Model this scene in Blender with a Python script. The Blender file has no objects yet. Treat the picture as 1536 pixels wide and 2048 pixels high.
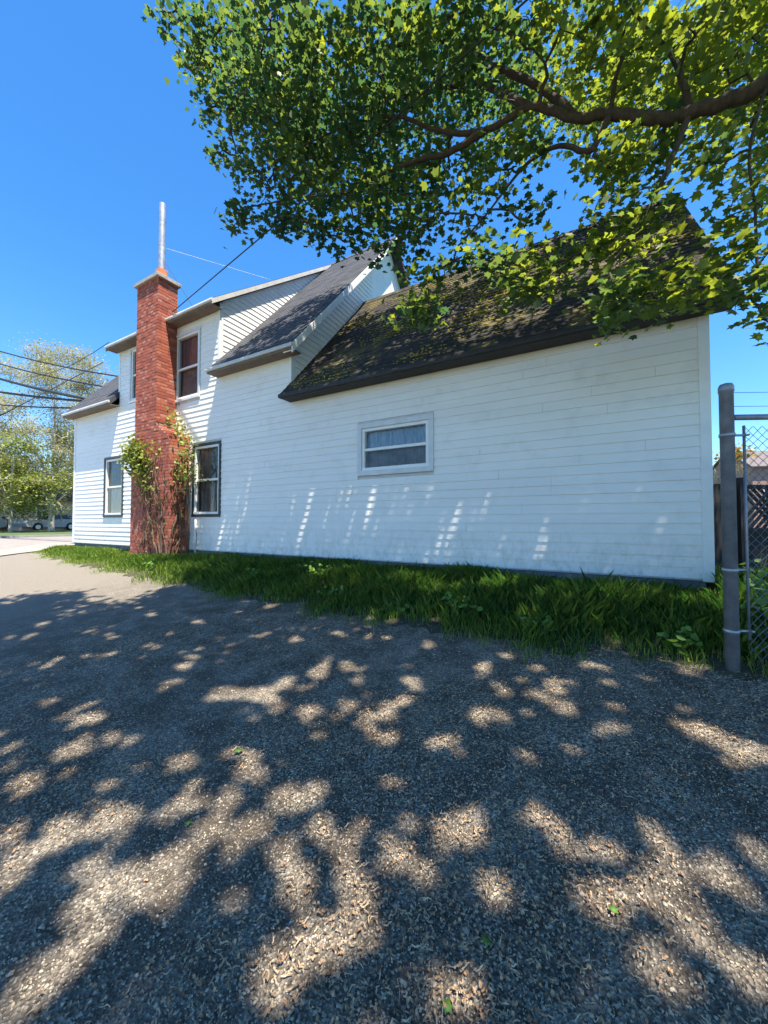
import bpy, math, random
import numpy as np
from mathutils import Vector, Matrix

# ------------------------------------------------------------------ camera, sky, sun, exposure
scene = bpy.context.scene
col = scene.collection
random.seed(7)
rng = np.random.default_rng(7)
R = math.radians

cam_d = bpy.data.cameras.new('camera')
cam_d.sensor_fit = 'HORIZONTAL'
cam_d.sensor_width = 36.0
cam_d.lens = 36.0 * 739.0 / 1536.0
cam_d.clip_start = 0.05
cam_d.clip_end = 3000
cam = bpy.data.objects.new('camera', cam_d)
col.objects.link(cam)
cam.location = (0, 0, 1.45)
cam.rotation_euler = (R(90 + 1.47), 0, R(119.2 - 90))
scene.camera = cam

SUN = Vector((0.30, -0.172, 1.0)).normalized()
world = bpy.data.worlds.new('World')
scene.world = world
world.use_nodes = True
wn = world.node_tree.nodes
wl = world.node_tree.links
wn.clear()
wo = wn.new('ShaderNodeOutputWorld')
wb = wn.new('ShaderNodeBackground')
ws = wn.new('ShaderNodeTexSky')
ws.sky_type = 'NISHITA'
ws.sun_disc = False
ws.sun_elevation = math.asin(SUN.z)
ws.sun_rotation = math.atan2(SUN.x, SUN.y)
ws.altitude = 200
ws.air_density = 1.15
ws.dust_density = 0.1
ws.ozone_density = 7.0
wb.inputs['Strength'].default_value = 0.11
whs = wn.new('ShaderNodeHueSaturation')      # deep clear-day blue over the whole sky
whs.inputs['Saturation'].default_value = 1.22
wl.new(ws.outputs[0], whs.inputs['Color'])
wl.new(whs.outputs[0], wb.inputs[0])
wl.new(wb.outputs[0], wo.inputs[0])

sd = bpy.data.lights.new('sun', 'SUN')
sd.energy = 5.0
sd.angle = R(0.53)
sd.color = (1.0, 0.91, 0.76)
so = bpy.data.objects.new('sun', sd)
col.objects.link(so)
so.location = (12, -6, 40)
so.rotation_euler = SUN.to_track_quat('Z', 'Y').to_euler()

vs = scene.view_settings
vs.view_transform = 'Standard'
vs.look = 'None'
vs.gamma = 1.0
vs.use_curve_mapping = False
vs.exposure = 1.45
scene.cycles.max_bounces = 8
scene.cycles.transparent_max_bounces = 8
scene.cycles.caustics_reflective = False
scene.cycles.caustics_refractive = False

# ------------------------------------------------------------------ helpers
WPOS = {}


def tag(o, label=None, cat=None, group=None, kind=None):
    if label: o['label'] = label
    if cat: o['category'] = cat
    if group: o['group'] = group
    if kind: o['kind'] = kind
    return o


def empty(name, loc, label=None, cat=None, group=None):
    o = bpy.data.objects.new(name, None)
    o.empty_display_size = 0.2
    col.objects.link(o)
    o.location = loc
    WPOS[o] = Vector(loc)
    return tag(o, label, cat, group)


def link(name, me, parent=None, loc=(0, 0, 0), rot=None):
    """loc in world coordinates"""
    o = bpy.data.objects.new(name, me)
    col.objects.link(o)
    loc = Vector(loc)
    WPOS[o] = loc
    if parent is not None:
        o.parent = parent
        o.location = loc - WPOS[parent]
    else:
        o.location = loc
    if rot is not None:
        o.rotation_euler = rot
    return o


class MB:
    def __init__(self):
        self.v = []
        self.f = []

    def poly(self, pts):
        b = len(self.v)
        self.v += [tuple(p) for p in pts]
        self.f.append(tuple(range(b, b + len(pts))))
        return self

    def hexa(self, p):
        """8 corners: bottom ring 0-3, top ring 4-7 (same order)"""
        b = len(self.v)
        self.v += [tuple(q) for q in p]
        for f in ((3, 2, 1, 0), (4, 5, 6, 7), (0, 1, 5, 4), (1, 2, 6, 5), (2, 3, 7, 6), (3, 0, 4, 7)):
            self.f.append(tuple(b + i for i in f))
        return self

    def box(self, x0, x1, y0, y1, z0, z1):
        return self.hexa([(x0, y0, z0), (x1, y0, z0), (x1, y1, z0), (x0, y1, z0),
                          (x0, y0, z1), (x1, y0, z1), (x1, y1, z1), (x0, y1, z1)])

    def prism(self, ring, d):
        """ring of points extruded by vector d"""
        n = len(ring)
        b = len(self.v)
        self.v += [tuple(p) for p in ring]
        self.v += [tuple(Vector(p) + Vector(d)) for p in ring]
        self.f.append(tuple(range(b + n - 1, b - 1, -1)))
        self.f.append(tuple(range(b + n, b + 2 * n)))
        for i in range(n):
            j = (i + 1) % n
            self.f.append((b + i, b + j, b + n + j, b + n + i))
        return self

    def tube(self, pts, rad, n=8, cap=True):
        pts = [Vector(p) for p in pts]
        if not isinstance(rad, (list, tuple)):
            rad = [rad] * len(pts)
        b = len(self.v)
        prev = None
        for i, p in enumerate(pts):
            t = (pts[min(i + 1, len(pts) - 1)] - pts[max(i - 1, 0)])
            t.normalize()
            if prev is None:
                a = Vector((0, 0, 1)) if abs(t.z) < 0.9 else Vector((1, 0, 0))
                u = t.cross(a).normalized()
            else:
                u = (prev - t * prev.dot(t)).normalized()
            prev = u
            w = t.cross(u)
            for k in range(n):
                an = 2 * math.pi * k / n
                self.v.append(tuple(p + (u * math.cos(an) + w * math.sin(an)) * rad[i]))
        for i in range(len(pts) - 1):
            for k in range(n):
                k2 = (k + 1) % n
                self.f.append((b + i * n + k, b + i * n + k2, b + (i + 1) * n + k2, b + (i + 1) * n + k))
        if cap:
            self.f.append(tuple(b + k for k in range(n - 1, -1, -1)))
            self.f.append(tuple(b + (len(pts) - 1) * n + k for k in range(n)))
        return self

    def lathe(self, c, prof, n=16):
        b = len(self.v)
        for (r, z) in prof:
            for k in range(n):
                an = 2 * math.pi * k / n
                self.v.append((c[0] + r * math.cos(an), c[1] + r * math.sin(an), c[2] + z))
        for i in range(len(prof) - 1):
            for k in range(n):
                k2 = (k + 1) % n
                self.f.append((b + i * n + k, b + i * n + k2, b + (i + 1) * n + k2, b + (i + 1) * n + k))
        self.f.append(tuple(b + k for k in range(n - 1, -1, -1)))
        self.f.append(tuple(b + (len(prof) - 1) * n + k for k in range(n)))
        return self

    def mesh(self, name, mat, origin=(0, 0, 0), smooth=False):
        me = bpy.data.meshes.new(name)
        o = Vector(origin)
        me.from_pydata([(x - o.x, y - o.y, z - o.z) for x, y, z in self.v], [], self.f)
        if mat: me.materials.append(mat)
        if smooth:
            me.polygons.foreach_set('use_smooth', [True] * len(me.polygons))
        me.update()
        return me

    def build(self, name, mat, parent=None, smooth=False, bevel=0):
        vs_ = np.array(self.v)
        lo, hi = vs_.min(0), vs_.max(0)
        org = Vector(((lo[0] + hi[0]) / 2, (lo[1] + hi[1]) / 2, lo[2]))
        ob = link(name, self.mesh(name, mat, org, smooth), parent, org)
        if bevel:
            m = ob.modifiers.new('bevel', 'BEVEL')
            m.width = bevel
            m.segments = 1
            m.limit_method = 'ANGLE'
        return ob


def fast_mesh(name, verts, loops_per, mat, smooth=False, uvw=None):
    """verts (N,k,3): N polygons of k own vertices"""
    n, k, _ = verts.shape
    me = bpy.data.meshes.new(name)
    me.vertices.add(n * k)
    me.vertices.foreach_set('co', verts.reshape(-1).astype(np.float32))
    me.loops.add(n * k)
    me.loops.foreach_set('vertex_index', np.arange(n * k, dtype=np.int32))
    me.polygons.add(n)
    me.polygons.foreach_set('loop_start', np.arange(0, n * k, k, dtype=np.int32))
    me.polygons.foreach_set('loop_total', np.full(n, k, dtype=np.int32))
    if mat: me.materials.append(mat)
    if uvw is not None:
        at = me.attributes.new('tone', 'FLOAT', 'FACE')
        at.data.foreach_set('value', uvw.astype(np.float32))
    me.update(calc_edges=True)
    return me


def index_mesh(name, verts, faces, mat, smooth=False, tone=None):
    """verts (V,3), faces (F,k) constant k"""
    me = bpy.data.meshes.new(name)
    me.vertices.add(len(verts))
    me.vertices.foreach_set('co', verts.reshape(-1).astype(np.float32))
    F, k = faces.shape
    me.loops.add(F * k)
    me.loops.foreach_set('vertex_index', faces.reshape(-1).astype(np.int32))
    me.polygons.add(F)
    me.polygons.foreach_set('loop_start', np.arange(0, F * k, k, dtype=np.int32))
    me.polygons.foreach_set('loop_total', np.full(F, k, dtype=np.int32))
    if smooth: me.polygons.foreach_set('use_smooth', np.ones(F, dtype=bool))
    if mat: me.materials.append(mat)
    if tone is not None:
        at = me.attributes.new('tone', 'FLOAT', 'FACE')
        at.data.foreach_set('value', tone.astype(np.float32))
    me.update(calc_edges=True)
    return me


# ------------------------------------------------------------------ materials
MATS = {}


def mat_new(name):
    m = bpy.data.materials.new(name)
    m.use_nodes = True
    nt = m.node_tree
    bs = nt.nodes['Principled BSDF']
    MATS[name] = m
    return m, nt, bs


def ramp(nt, fac, stops, interp='LINEAR'):
    r = nt.nodes.new('ShaderNodeValToRGB')
    r.color_ramp.interpolation = interp
    el = r.color_ramp.elements
    while len(el) < len(stops): el.new(0.5)
    for e, (p, c) in zip(el, stops):
        e.position = p
        e.color = (*c, 1) if len(c) == 3 else c
    nt.links.new(fac, r.inputs[0])
    return r.outputs[0]


def noise(nt, scale, detail=4, rough=0.55, vec=None, dim='3D'):
    n = nt.nodes.new('ShaderNodeTexNoise')
    n.inputs['Scale'].default_value = scale
    n.inputs['Detail'].default_value = detail
    n.inputs['Roughness'].default_value = rough
    if vec is not None: nt.links.new(vec, n.inputs['Vector'])
    return n.outputs['Fac']


def pos(nt, scale=None):
    g = nt.nodes.new('ShaderNodeNewGeometry')
    if scale is None: return g.outputs['Position']
    mp = nt.nodes.new('ShaderNodeMapping')
    mp.inputs['Scale'].default_value = scale
    nt.links.new(g.outputs['Position'], mp.inputs['Vector'])
    return mp.outputs[0]


def mix(nt, fac, a, b, mode='MIX'):
    m = nt.nodes.new('ShaderNodeMix')
    m.data_type = 'RGBA'
    m.blend_type = mode
    for sock, val in ((m.inputs[0], fac), (m.inputs[6], a), (m.inputs[7], b)):
        if hasattr(val, 'links') or isinstance(val, bpy.types.NodeSocket):
            nt.links.new(val, sock)
        elif isinstance(val, (tuple, list)):
            sock.default_value = (*val, 1) if len(val) == 3 else val
        else:
            sock.default_value = val
    return m.outputs[2]


def bump(nt, bs, h, strength=0.4, dist=0.01):
    b = nt.nodes.new('ShaderNodeBump')
    b.inputs['Strength'].default_value = strength
    b.inputs['Distance'].default_value = dist
    nt.links.new(h, b.inputs['Height'])
    nt.links.new(b.outputs[0], bs.inputs['Normal'])


def simple(name, c, rough=0.6, metal=0.0, vary=0.12, scale=6.0, bumps=0.0, bscale=60, c2=None, stretch=None):
    m, nt, bs = mat_new(name)
    n = noise(nt, scale, 5, 0.6, pos(nt, stretch))
    lo = tuple(x * (1 - vary) for x in c)
    hi = tuple(min(1, x * (1 + vary)) for x in (c2 or c))
    nt.links.new(ramp(nt, n, [(0.3, lo), (0.7, hi)]), bs.inputs['Base Color'])
    bs.inputs['Roughness'].default_value = rough
    bs.inputs['Metallic'].default_value = metal
    if bumps: bump(nt, bs, noise(nt, bscale, 3, 0.6, pos(nt)), bumps, 0.01)
    return m


def leafy(name, c0, c1, tr, trans=0.45, rough=0.5, tr0=None, dry=None):
    """leaf: diffuse + translucent, tone attribute drives colour"""
    m, nt, bs = mat_new(name)
    at = nt.nodes.new('ShaderNodeAttribute')
    at.attribute_name = 'tone'
    f = at.outputs['Fac']
    c = ramp(nt, f, [(0.0, c0), (1.0, c1)] if not dry else [(0.0, c0), (0.93, c1), (0.96, dry), (1.0, dry)])
    nt.links.new(c, bs.inputs['Base Color'])
    bs.inputs['Roughness'].default_value = rough
    bs.inputs['Specular IOR Level'].default_value = 0.35
    t = nt.nodes.new('ShaderNodeBsdfTranslucent')
    tc = ramp(nt, f, [(0.0, tr0 or tuple(x * 0.7 for x in tr)), (1.0, tr)])
    nt.links.new(tc, t.inputs['Color'])
    mx = nt.nodes.new('ShaderNodeMixShader')
    mx.inputs[0].default_value = trans
    nt.links.new(bs.outputs[0], mx.inputs[1])
    nt.links.new(t.outputs[0], mx.inputs[2])
    nt.links.new(mx.outputs[0], nt.nodes['Material Output'].inputs['Surface'])
    return m


# siding: off-white vinyl with faint streaks and dirt
m, nt, bs = mat_new('siding')
n1 = noise(nt, 1.0, 4, 0.6, pos(nt, (0.5, 0.5, 2.5)))
n2 = noise(nt, 9, 5, 0.65, pos(nt, (0.25, 0.25, 6)))
c = ramp(nt, n1, [(0.3, (0.79, 0.765, 0.725)), (0.7, (0.86, 0.835, 0.79))])
c = mix(nt, ramp(nt, n2, [(0.62, (0, 0, 0)), (0.8, (0.35, 0.35, 0.35))]), c, (0.64, 0.62, 0.58))
n3 = noise(nt, 2.2, 7, 0.72, pos(nt))
c = mix(nt, ramp(nt, n3, [(0.52, (0, 0, 0)), (0.75, (0.45, 0.45, 0.45))]), c, (0.58, 0.56, 0.51))
sp_ = nt.nodes.new('ShaderNodeSeparateXYZ')          # mud splashed up from the bed
nt.links.new(pos(nt), sp_.inputs[0])
mz = nt.nodes.new('ShaderNodeMapRange')
mz.inputs['From Min'].default_value = 1.5
mz.inputs['From Max'].default_value = 0.75
nt.links.new(sp_.outputs[2], mz.inputs['Value'])
n4 = noise(nt, 11, 7, 0.75, pos(nt, (1, 1, 0.6)))
mm_ = nt.nodes.new('ShaderNodeMath')
mm_.operation = 'MULTIPLY'
nt.links.new(mz.outputs[0], mm_.inputs[0])
nt.links.new(ramp(nt, n4, [(0.45, (0, 0, 0)), (0.75, (0.8, 0.8, 0.8))]), mm_.inputs[1])
c = mix(nt, mm_.outputs[0], c, (0.42, 0.39, 0.33))
nt.links.new(c, bs.inputs['Base Color'])
bs.inputs['Roughness'].default_value = 0.42
bump(nt, bs, noise(nt, 30, 3, 0.6, pos(nt, (0.3, 0.3, 4))), 0.08, 0.004)

simple('trim_white', (0.78, 0.78, 0.76), 0.45, vary=0.06, scale=5)
simple('frame_white', (0.80, 0.80, 0.78), 0.4, vary=0.05, scale=9)
simple('casing_grey', (0.64, 0.65, 0.67), 0.5, vary=0.08, scale=8)
simple('casing_dark', (0.022, 0.035, 0.038), 0.45, vary=0.2, scale=10)
simple('soffit_brown', (0.16, 0.12, 0.09), 0.7, vary=0.25, scale=8)
simple('gutter_white', (0.558, 0.540, 0.504), 0.45, vary=0.16, scale=4)
simple('dark_edge', (0.028, 0.027, 0.028), 0.7, vary=0.3, scale=9)
simple('foundation', (0.17, 0.17, 0.18), 0.9, vary=0.3, scale=5, bumps=0.5, bscale=40)
simple('backing', (0.55, 0.55, 0.54), 0.8, vary=0.1)
simple('interior', (0.035, 0.033, 0.032), 0.9, vary=0.2)
simple('curtain_red', (0.20, 0.09, 0.095), 0.8, vary=0.35, scale=14, stretch=(6, 6, 0.4))
simple('curtain_pale', (0.74, 0.72, 0.66), 0.8, vary=0.15, scale=10, stretch=(6, 6, 0.4))
simple('reflect_blue', (0.30, 0.42, 0.56), 0.6, vary=0.3, scale=6, stretch=(4, 4, 1))  # bluish reflection of the slider's upper pane, painted on a sheet
simple('room_grey', (0.13, 0.13, 0.135), 0.7, vary=0.5, scale=4)
simple('mortar', (0.26, 0.20, 0.18), 0.95, vary=0.2, scale=25, bumps=0.5, bscale=90)
simple('cap_stone', (0.38, 0.33, 0.30), 0.9, vary=0.25, scale=9, bumps=0.4)
simple('clay_tile', (0.62, 0.22, 0.10), 0.8, vary=0.2, scale=9)
simple('galvanised', (0.40, 0.42, 0.45), 0.45, 0.5, vary=0.25, scale=9)
simple('post_steel', (0.27, 0.29, 0.33), 0.5, 0.4, vary=0.25, scale=12, bumps=0.25, bscale=50)
simple('fence_wire', (0.20, 0.22, 0.25), 0.5, 0.7, vary=0.2)
simple('wood_dark', (0.016, 0.015, 0.017), 0.85, vary=0.4, scale=6, bumps=0.6, bscale=25, stretch=(6, 6, 0.5))
simple('cable', (0.02, 0.022, 0.025), 0.6, vary=0.1)
simple('guy_steel', (0.40, 0.47, 0.56), 0.6, 0.2, vary=0.1)
simple('bark', (0.057, 0.042, 0.030), 0.95, vary=0.45, scale=9, bumps=1.0, bscale=28, stretch=(2, 2, 0.8))
simple('bark_far', (0.40, 0.36, 0.31), 0.95, vary=0.3, scale=4)
simple('vine_stem', (0.13, 0.085, 0.055), 0.9, vary=0.4, scale=12, bumps=0.6)
simple('concrete', (0.258, 0.231, 0.207), 0.9, vary=0.12, scale=2, bumps=0.25, bscale=40)
simple('kerb_stone', (0.267, 0.256, 0.235), 0.85, vary=0.1, scale=3)
simple('asphalt', (0.223, 0.198, 0.180), 0.9, vary=0.12, scale=3, bumps=0.3)
simple('lawn_soil', (0.055, 0.05, 0.03), 1.0, vary=0.5, scale=9, bumps=0.8)
simple('far_grass', (0.060, 0.096, 0.024), 1.0, vary=0.3, scale=1.2, bumps=0.6, bscale=14)
simple('car_white', (0.5, 0.5, 0.5), 0.3, vary=0.05)
simple('car_dark', (0.30, 0.31, 0.33), 0.3, vary=0.05)
simple('car_glass', (0.03, 0.035, 0.04), 0.08, vary=0.05)
simple('tyre', (0.02, 0.02, 0.02), 0.85)
simple('rim', (0.45, 0.46, 0.47), 0.35, 0.8)
simple('lamp_red', (0.4, 0.02, 0.02), 0.3)
simple('lamp_clear', (0.7, 0.7, 0.68), 0.2)
simple('far_wall_pink', (0.52, 0.36, 0.30), 0.8, vary=0.1, scale=2)
simple('far_wall_grey', (0.36, 0.38, 0.40), 0.8, vary=0.12, scale=2)
simple('far_brick', (0.36, 0.20, 0.17), 0.85, vary=0.2, scale=3)
simple('far_roof', (0.13, 0.11, 0.11), 0.9, vary=0.2, scale=3)
simple('far_trim', (0.75, 0.75, 0.73), 0.6)
simple('far_glass', (0.05, 0.06, 0.08), 0.15)
simple('litter', (0.21, 0.145, 0.09), 0.9, vary=0.6, scale=40, c2=(0.44, 0.32, 0.20))
simple('litter_red', (0.18, 0.085, 0.055), 0.9, vary=0.6, scale=40, c2=(0.42, 0.26, 0.14))

leafy('maple_leaf', (0.026, 0.066, 0.034), (0.13, 0.165, 0.028), (0.46, 0.52, 0.025), 0.46, tr0=(0.08, 0.18, 0.055))
leafy('vine_leaf', (0.11, 0.16, 0.03), (0.34, 0.38, 0.08), (0.40, 0.44, 0.06), 0.33)
leafy('far_leaf', (0.26, 0.25, 0.13), (0.46, 0.43, 0.22), (0.45, 0.43, 0.16), 0.35)
leafy('far_leaf_green', (0.12, 0.17, 0.04), (0.32, 0.34, 0.08), (0.38, 0.42, 0.07), 0.35)
leafy('far_leaf_ochre', (0.25, 0.15, 0.03), (0.45, 0.30, 0.08), (0.45, 0.32, 0.08), 0.3)
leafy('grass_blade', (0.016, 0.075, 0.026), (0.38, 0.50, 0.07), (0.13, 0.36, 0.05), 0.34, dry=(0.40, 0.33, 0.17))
leafy('weed_leaf', (0.04, 0.13, 0.03), (0.18, 0.30, 0.05), (0.24, 0.42, 0.05), 0.35)
leafy('fallen', (0.10, 0.20, 0.04), (0.16, 0.30, 0.06), (0.2, 0.3, 0.04), 0.2)

# brick: each brick its own tone (object random for single bricks, position cells for joined ones)
m, nt, bs = mat_new('brick')
v = nt.nodes.new('ShaderNodeTexWhiteNoise')
v.noise_dimensions = '3D'
sn = nt.nodes.new('ShaderNodeVectorMath')
sn.operation = 'SNAP'
sn.inputs[1].default_value = (0.105, 0.25, 0.075)
nt.links.new(pos(nt), sn.inputs[0])
nt.links.new(sn.outputs[0], v.inputs['Vector'])
c = ramp(nt, v.outputs['Value'], [(0.0, (0.25, 0.06, 0.042)), (0.45, (0.36, 0.088, 0.052)), (0.85, (0.45, 0.125, 0.072)), (1.0, (0.47, 0.22, 0.17))])
n = noise(nt, 14, 5, 0.7, pos(nt))
c = mix(nt, ramp(nt, n, [(0.5, (0, 0, 0)), (0.75, (0.3, 0.3, 0.3))]), c, (0.30, 0.16, 0.13))
nt.links.new(c, bs.inputs['Base Color'])
bs.inputs['Roughness'].default_value = 0.9
bump(nt, bs, noise(nt, 70, 4, 0.6, pos(nt)), 0.5, 0.006)


def shingle_mat(name, a, b, moss):
    m, nt, bs = mat_new(name)
    w = nt.nodes.new('ShaderNodeTexNoise')
    w.inputs['Scale'].default_value = 3.2
    w.inputs['Detail'].default_value = 6
    nt.links.new(pos(nt, (1, 1, 1)), w.inputs['Vector'])
    g = noise(nt, 120, 2, 0.6, pos(nt))
    c = ramp(nt, w.outputs['Fac'], [(0.35, a), (0.65, b)])
    c = mix(nt, 0.35, c, ramp(nt, g, [(0.35, (0.01, 0.01, 0.012)), (0.7, tuple(min(1, x * 2) for x in b))]))
    if moss:
        mm = noise(nt, 1.6, 6, 0.7, pos(nt))
        c = mix(nt, ramp(nt, mm, [(0.5, (0, 0, 0)), (0.6, (0.85, 0.85, 0.85))]), c, (0.10, 0.08, 0.025))
    nt.links.new(c, bs.inputs['Base Color'])
    bs.inputs['Roughness'].default_value = 0.95
    bump(nt, bs, g, 0.5, 0.006)


shingle_mat('shingle_moss', (0.010, 0.008, 0.008), (0.027, 0.022, 0.019), True)
shingle_mat('shingle_slate', (0.032, 0.036, 0.046), (0.068, 0.072, 0.088), False)
simple('moss', (0.085, 0.085, 0.016), 1.0, vary=0.5, scale=9, c2=(0.27, 0.225, 0.035))

# gravel lot
m, nt, bs = mat_new('gravel')
p = pos(nt)
vor = nt.nodes.new('ShaderNodeTexVoronoi')
vor.inputs['Scale'].default_value = 105
nt.links.new(p, vor.inputs['Vector'])
wn1 = nt.nodes.new('ShaderNodeSeparateColor')
nt.links.new(vor.outputs['Color'], wn1.inputs[0])
c = ramp(nt, wn1.outputs[0], [(0.0, (0.035, 0.029, 0.023)), (0.4, (0.175, 0.147, 0.113)), (0.8, (0.36, 0.305, 0.235)), (1.0, (0.62, 0.54, 0.43))])
big = noise(nt, 0.9, 5, 0.6, p)
c = mix(nt, ramp(nt, big, [(0.4, (0, 0, 0)), (0.65, (0.45, 0.45, 0.45))]), c, (0.30, 0.265, 0.225))
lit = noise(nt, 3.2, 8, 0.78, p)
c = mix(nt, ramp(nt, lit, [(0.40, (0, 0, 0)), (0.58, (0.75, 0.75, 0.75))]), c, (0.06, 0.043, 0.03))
# towards the street the lot turns to pale worn paving
sx = nt.nodes.new('ShaderNodeSeparateXYZ')
nt.links.new(p, sx.inputs[0])
mr = nt.nodes.new('ShaderNodeMapRange')
mr.inputs['From Min'].default_value = -4.0
mr.inputs['From Max'].default_value = -8.0
nt.links.new(sx.outputs[0], mr.inputs['Value'])
fine = noise(nt, 60, 4, 0.7, p)
pale = ramp(nt, fine, [(0.3, (0.213, 0.188, 0.157)), (0.7, (0.295, 0.263, 0.223))])
mr2 = nt.nodes.new('ShaderNodeMapRange')
mr2.inputs['From Min'].default_value = -0.6
mr2.inputs['From Max'].default_value = -3.0
nt.links.new(sx.outputs[1], mr2.inputs['Value'])  # unseen lot behind the camera lightened too, to bounce light onto the wall
mxm = nt.nodes.new('ShaderNodeMath')
mxm.operation = 'MAXIMUM'
nt.links.new(mr.outputs[0], mxm.inputs[0])
nt.links.new(mr2.outputs[0], mxm.inputs[1])
c = mix(nt, mxm.outputs[0], c, pale)
nt.links.new(c, bs.inputs['Base Color'])
bs.inputs['Roughness'].default_value = 0.95
bump(nt, bs, vor.outputs['Distance'], 0.9, 0.02)
simple('pebble', (0.13, 0.11, 0.085), 0.9, vary=0.8, scale=60, c2=(0.36, 0.305, 0.23))

# window glass: mirror-like sky reflection over a see-through pane
m = bpy.data.materials.new('glass')
m.use_nodes = True
nt = m.node_tree
nt.nodes.clear()
out = nt.nodes.new('ShaderNodeOutputMaterial')
gl = nt.nodes.new('ShaderNodeBsdfGlossy')
gl.inputs['Roughness'].default_value = 0.03
gl.inputs['Color'].default_value = (0.9, 0.93, 0.95, 1)
tr = nt.nodes.new('ShaderNodeBsdfTransparent')
tr.inputs['Color'].default_value = (0.96, 0.98, 0.98, 1)
fr = nt.nodes.new('ShaderNodeFresnel')
fr.inputs['IOR'].default_value = 1.5
mx = nt.nodes.new('ShaderNodeMixShader')
nt.links.new(fr.outputs[0], mx.inputs[0])
nt.links.new(tr.outputs[0], mx.inputs[1])
nt.links.new(gl.outputs[0], mx.inputs[2])
nt.links.new(mx.outputs[0], out.inputs[0])
MATS['glass'] = m
M = MATS

# ------------------------------------------------------------------ ground
WALL = 5.5      # y of the long siding wall


def smooth(a, b, t):
    t = np.clip((t - a) / (b - a), 0, 1)
    return t * t * (3 - 2 * t)


def gz(x, y):
    """ground height: the lot climbs towards the house, flat behind and beyond"""
    y = np.asarray(y, float)
    base = 0.113 * np.clip(y, -3.0, 4.4)
    return base + (0.66 - 0.113 * 4.4) * smooth(4.4, 5.8, y)


def sheet(name, x0, x1, ys, matname, dz=0.0, nx=2, kind='structure', xs=None):
    xs = np.linspace(x0, x1, nx) if xs is None else np.array(xs)
    ys = np.array(ys)
    X, Y = np.meshgrid(xs, ys, indexing='ij')
    Z = gz(X, Y) + dz
    v = np.stack([X, Y, Z], -1).reshape(-1, 3)
    ni, nj = len(xs), len(ys)
    idx = np.arange(ni * nj).reshape(ni, nj)
    f = np.stack([idx[:-1, :-1], idx[1:, :-1], idx[1:, 1:], idx[:-1, 1:]], -1).reshape(-1, 4)
    o = link(name, index_mesh(name, v, f, M[matname], True))
    return tag(o, kind=kind)


YS = list(np.concatenate([[-900, -300, -100, -40, -12], np.linspace(-3.5, 6.5, 41), [8, 12, 20, 40, 100, 300, 900]]))
sheet('ground', 0, 0, YS, 'far_grass', -0.012, xs=[-900, -300, -100, -40, -20, -10, 0, 10, 20, 40, 100, 300, 900])


def lot_edge(x):
    """front edge of the grass strip"""
    return float(np.interp(x, [-14.9, -14.5, -12.5, -9.0, -6.6, -4.0, -1.9, -0.7, 1.0, 3.0, 9.0],
                           [5.2, 4.62, 4.2, 3.82, 3.6, 3.48, 3.36, 3.33, 3.42, 3.5, 3.6]))


# gravel lot follows the grass edge
xs = np.concatenate([np.linspace(-14.75, 9, 60)])
NJ = 40
v = []
for x in xs:
    e = lot_edge(x) + 0.25
    for j in range(NJ):
        y = -14 + (e + 14) * (j / (NJ - 1)) ** 0.45
        v.append((x, y, float(gz(x, y)) + 0.004))
idx = np.arange(len(xs) * NJ).reshape(len(xs), NJ)
f = np.stack([idx[:-1, :-1], idx[1:, :-1], idx[1:, 1:], idx[:-1, 1:]], -1).reshape(-1, 4)
tag(link('gravel_lot', index_mesh('gravel_lot', np.array(v), f, M['gravel'], True)), kind='structure')
# soil under the grass strip
v = []
xs2 = np.linspace(-14.6, 9, 300)
NJ = 14
for x in xs2:
    e = lot_edge(x) + .07 * math.sin(x * 5.3) + .05 * math.sin(x * 11.7 + 1) + random.uniform(-.06, .05)
    for j in range(NJ):
        y = e + (6.6 - e) * j / (NJ - 1)
        v.append((x, y, float(gz(x, y)) + (0.012 + 0.02 * random.random() if j else -0.006)))
idx = np.arange(len(xs2) * NJ).reshape(len(xs2), NJ)
f = np.stack([idx[:-1, :-1], idx[1:, :-1], idx[1:, 1:], idx[:-1, 1:]], -1).reshape(-1, 4)
tag(link('grass_bank', index_mesh('grass_bank', np.array(v), f, M['lawn_soil'], True)), kind='structure')
YL = list(np.concatenate([[-60, -20, -8], np.linspace(-3.5, 6.5, 31), [9, 14, 25, 60]]))
sheet('sidewalk', -16.6, -14.78, YL, 'concrete', 0.03)
mb = MB()
for a, b in zip(YL[:-1], YL[1:]):
    za, zb = float(gz(0, a)), float(gz(0, b))
    mb.hexa([(-16.78, a, za - .2), (-16.6, a, za - .2), (-16.6, b, zb - .2), (-16.78, b, zb - .2),
             (-16.78, a, za + .034), (-16.6, a, za + .034), (-16.6, b, zb + .034), (-16.78, b, zb + .034)])
tag(mb.build('kerb', M['kerb_stone']), kind='structure')
sheet('road', -24.4, -16.78, YL, 'asphalt', -0.006)
mb = MB()
for a, b in zip(YL[:-1], YL[1:]):
    za, zb = float(gz(0, a)), float(gz(0, b))
    mb.hexa([(-24.6, a, za - .2), (-24.4, a, za - .2), (-24.4, b, zb - .2), (-24.6, b, zb - .2),
             (-24.6, a, za + .1), (-24.4, a, za + .1), (-24.4, b, zb + .1), (-24.6, b, zb + .1)])
tag(mb.build('kerb', M['kerb_stone']), kind='structure')

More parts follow.
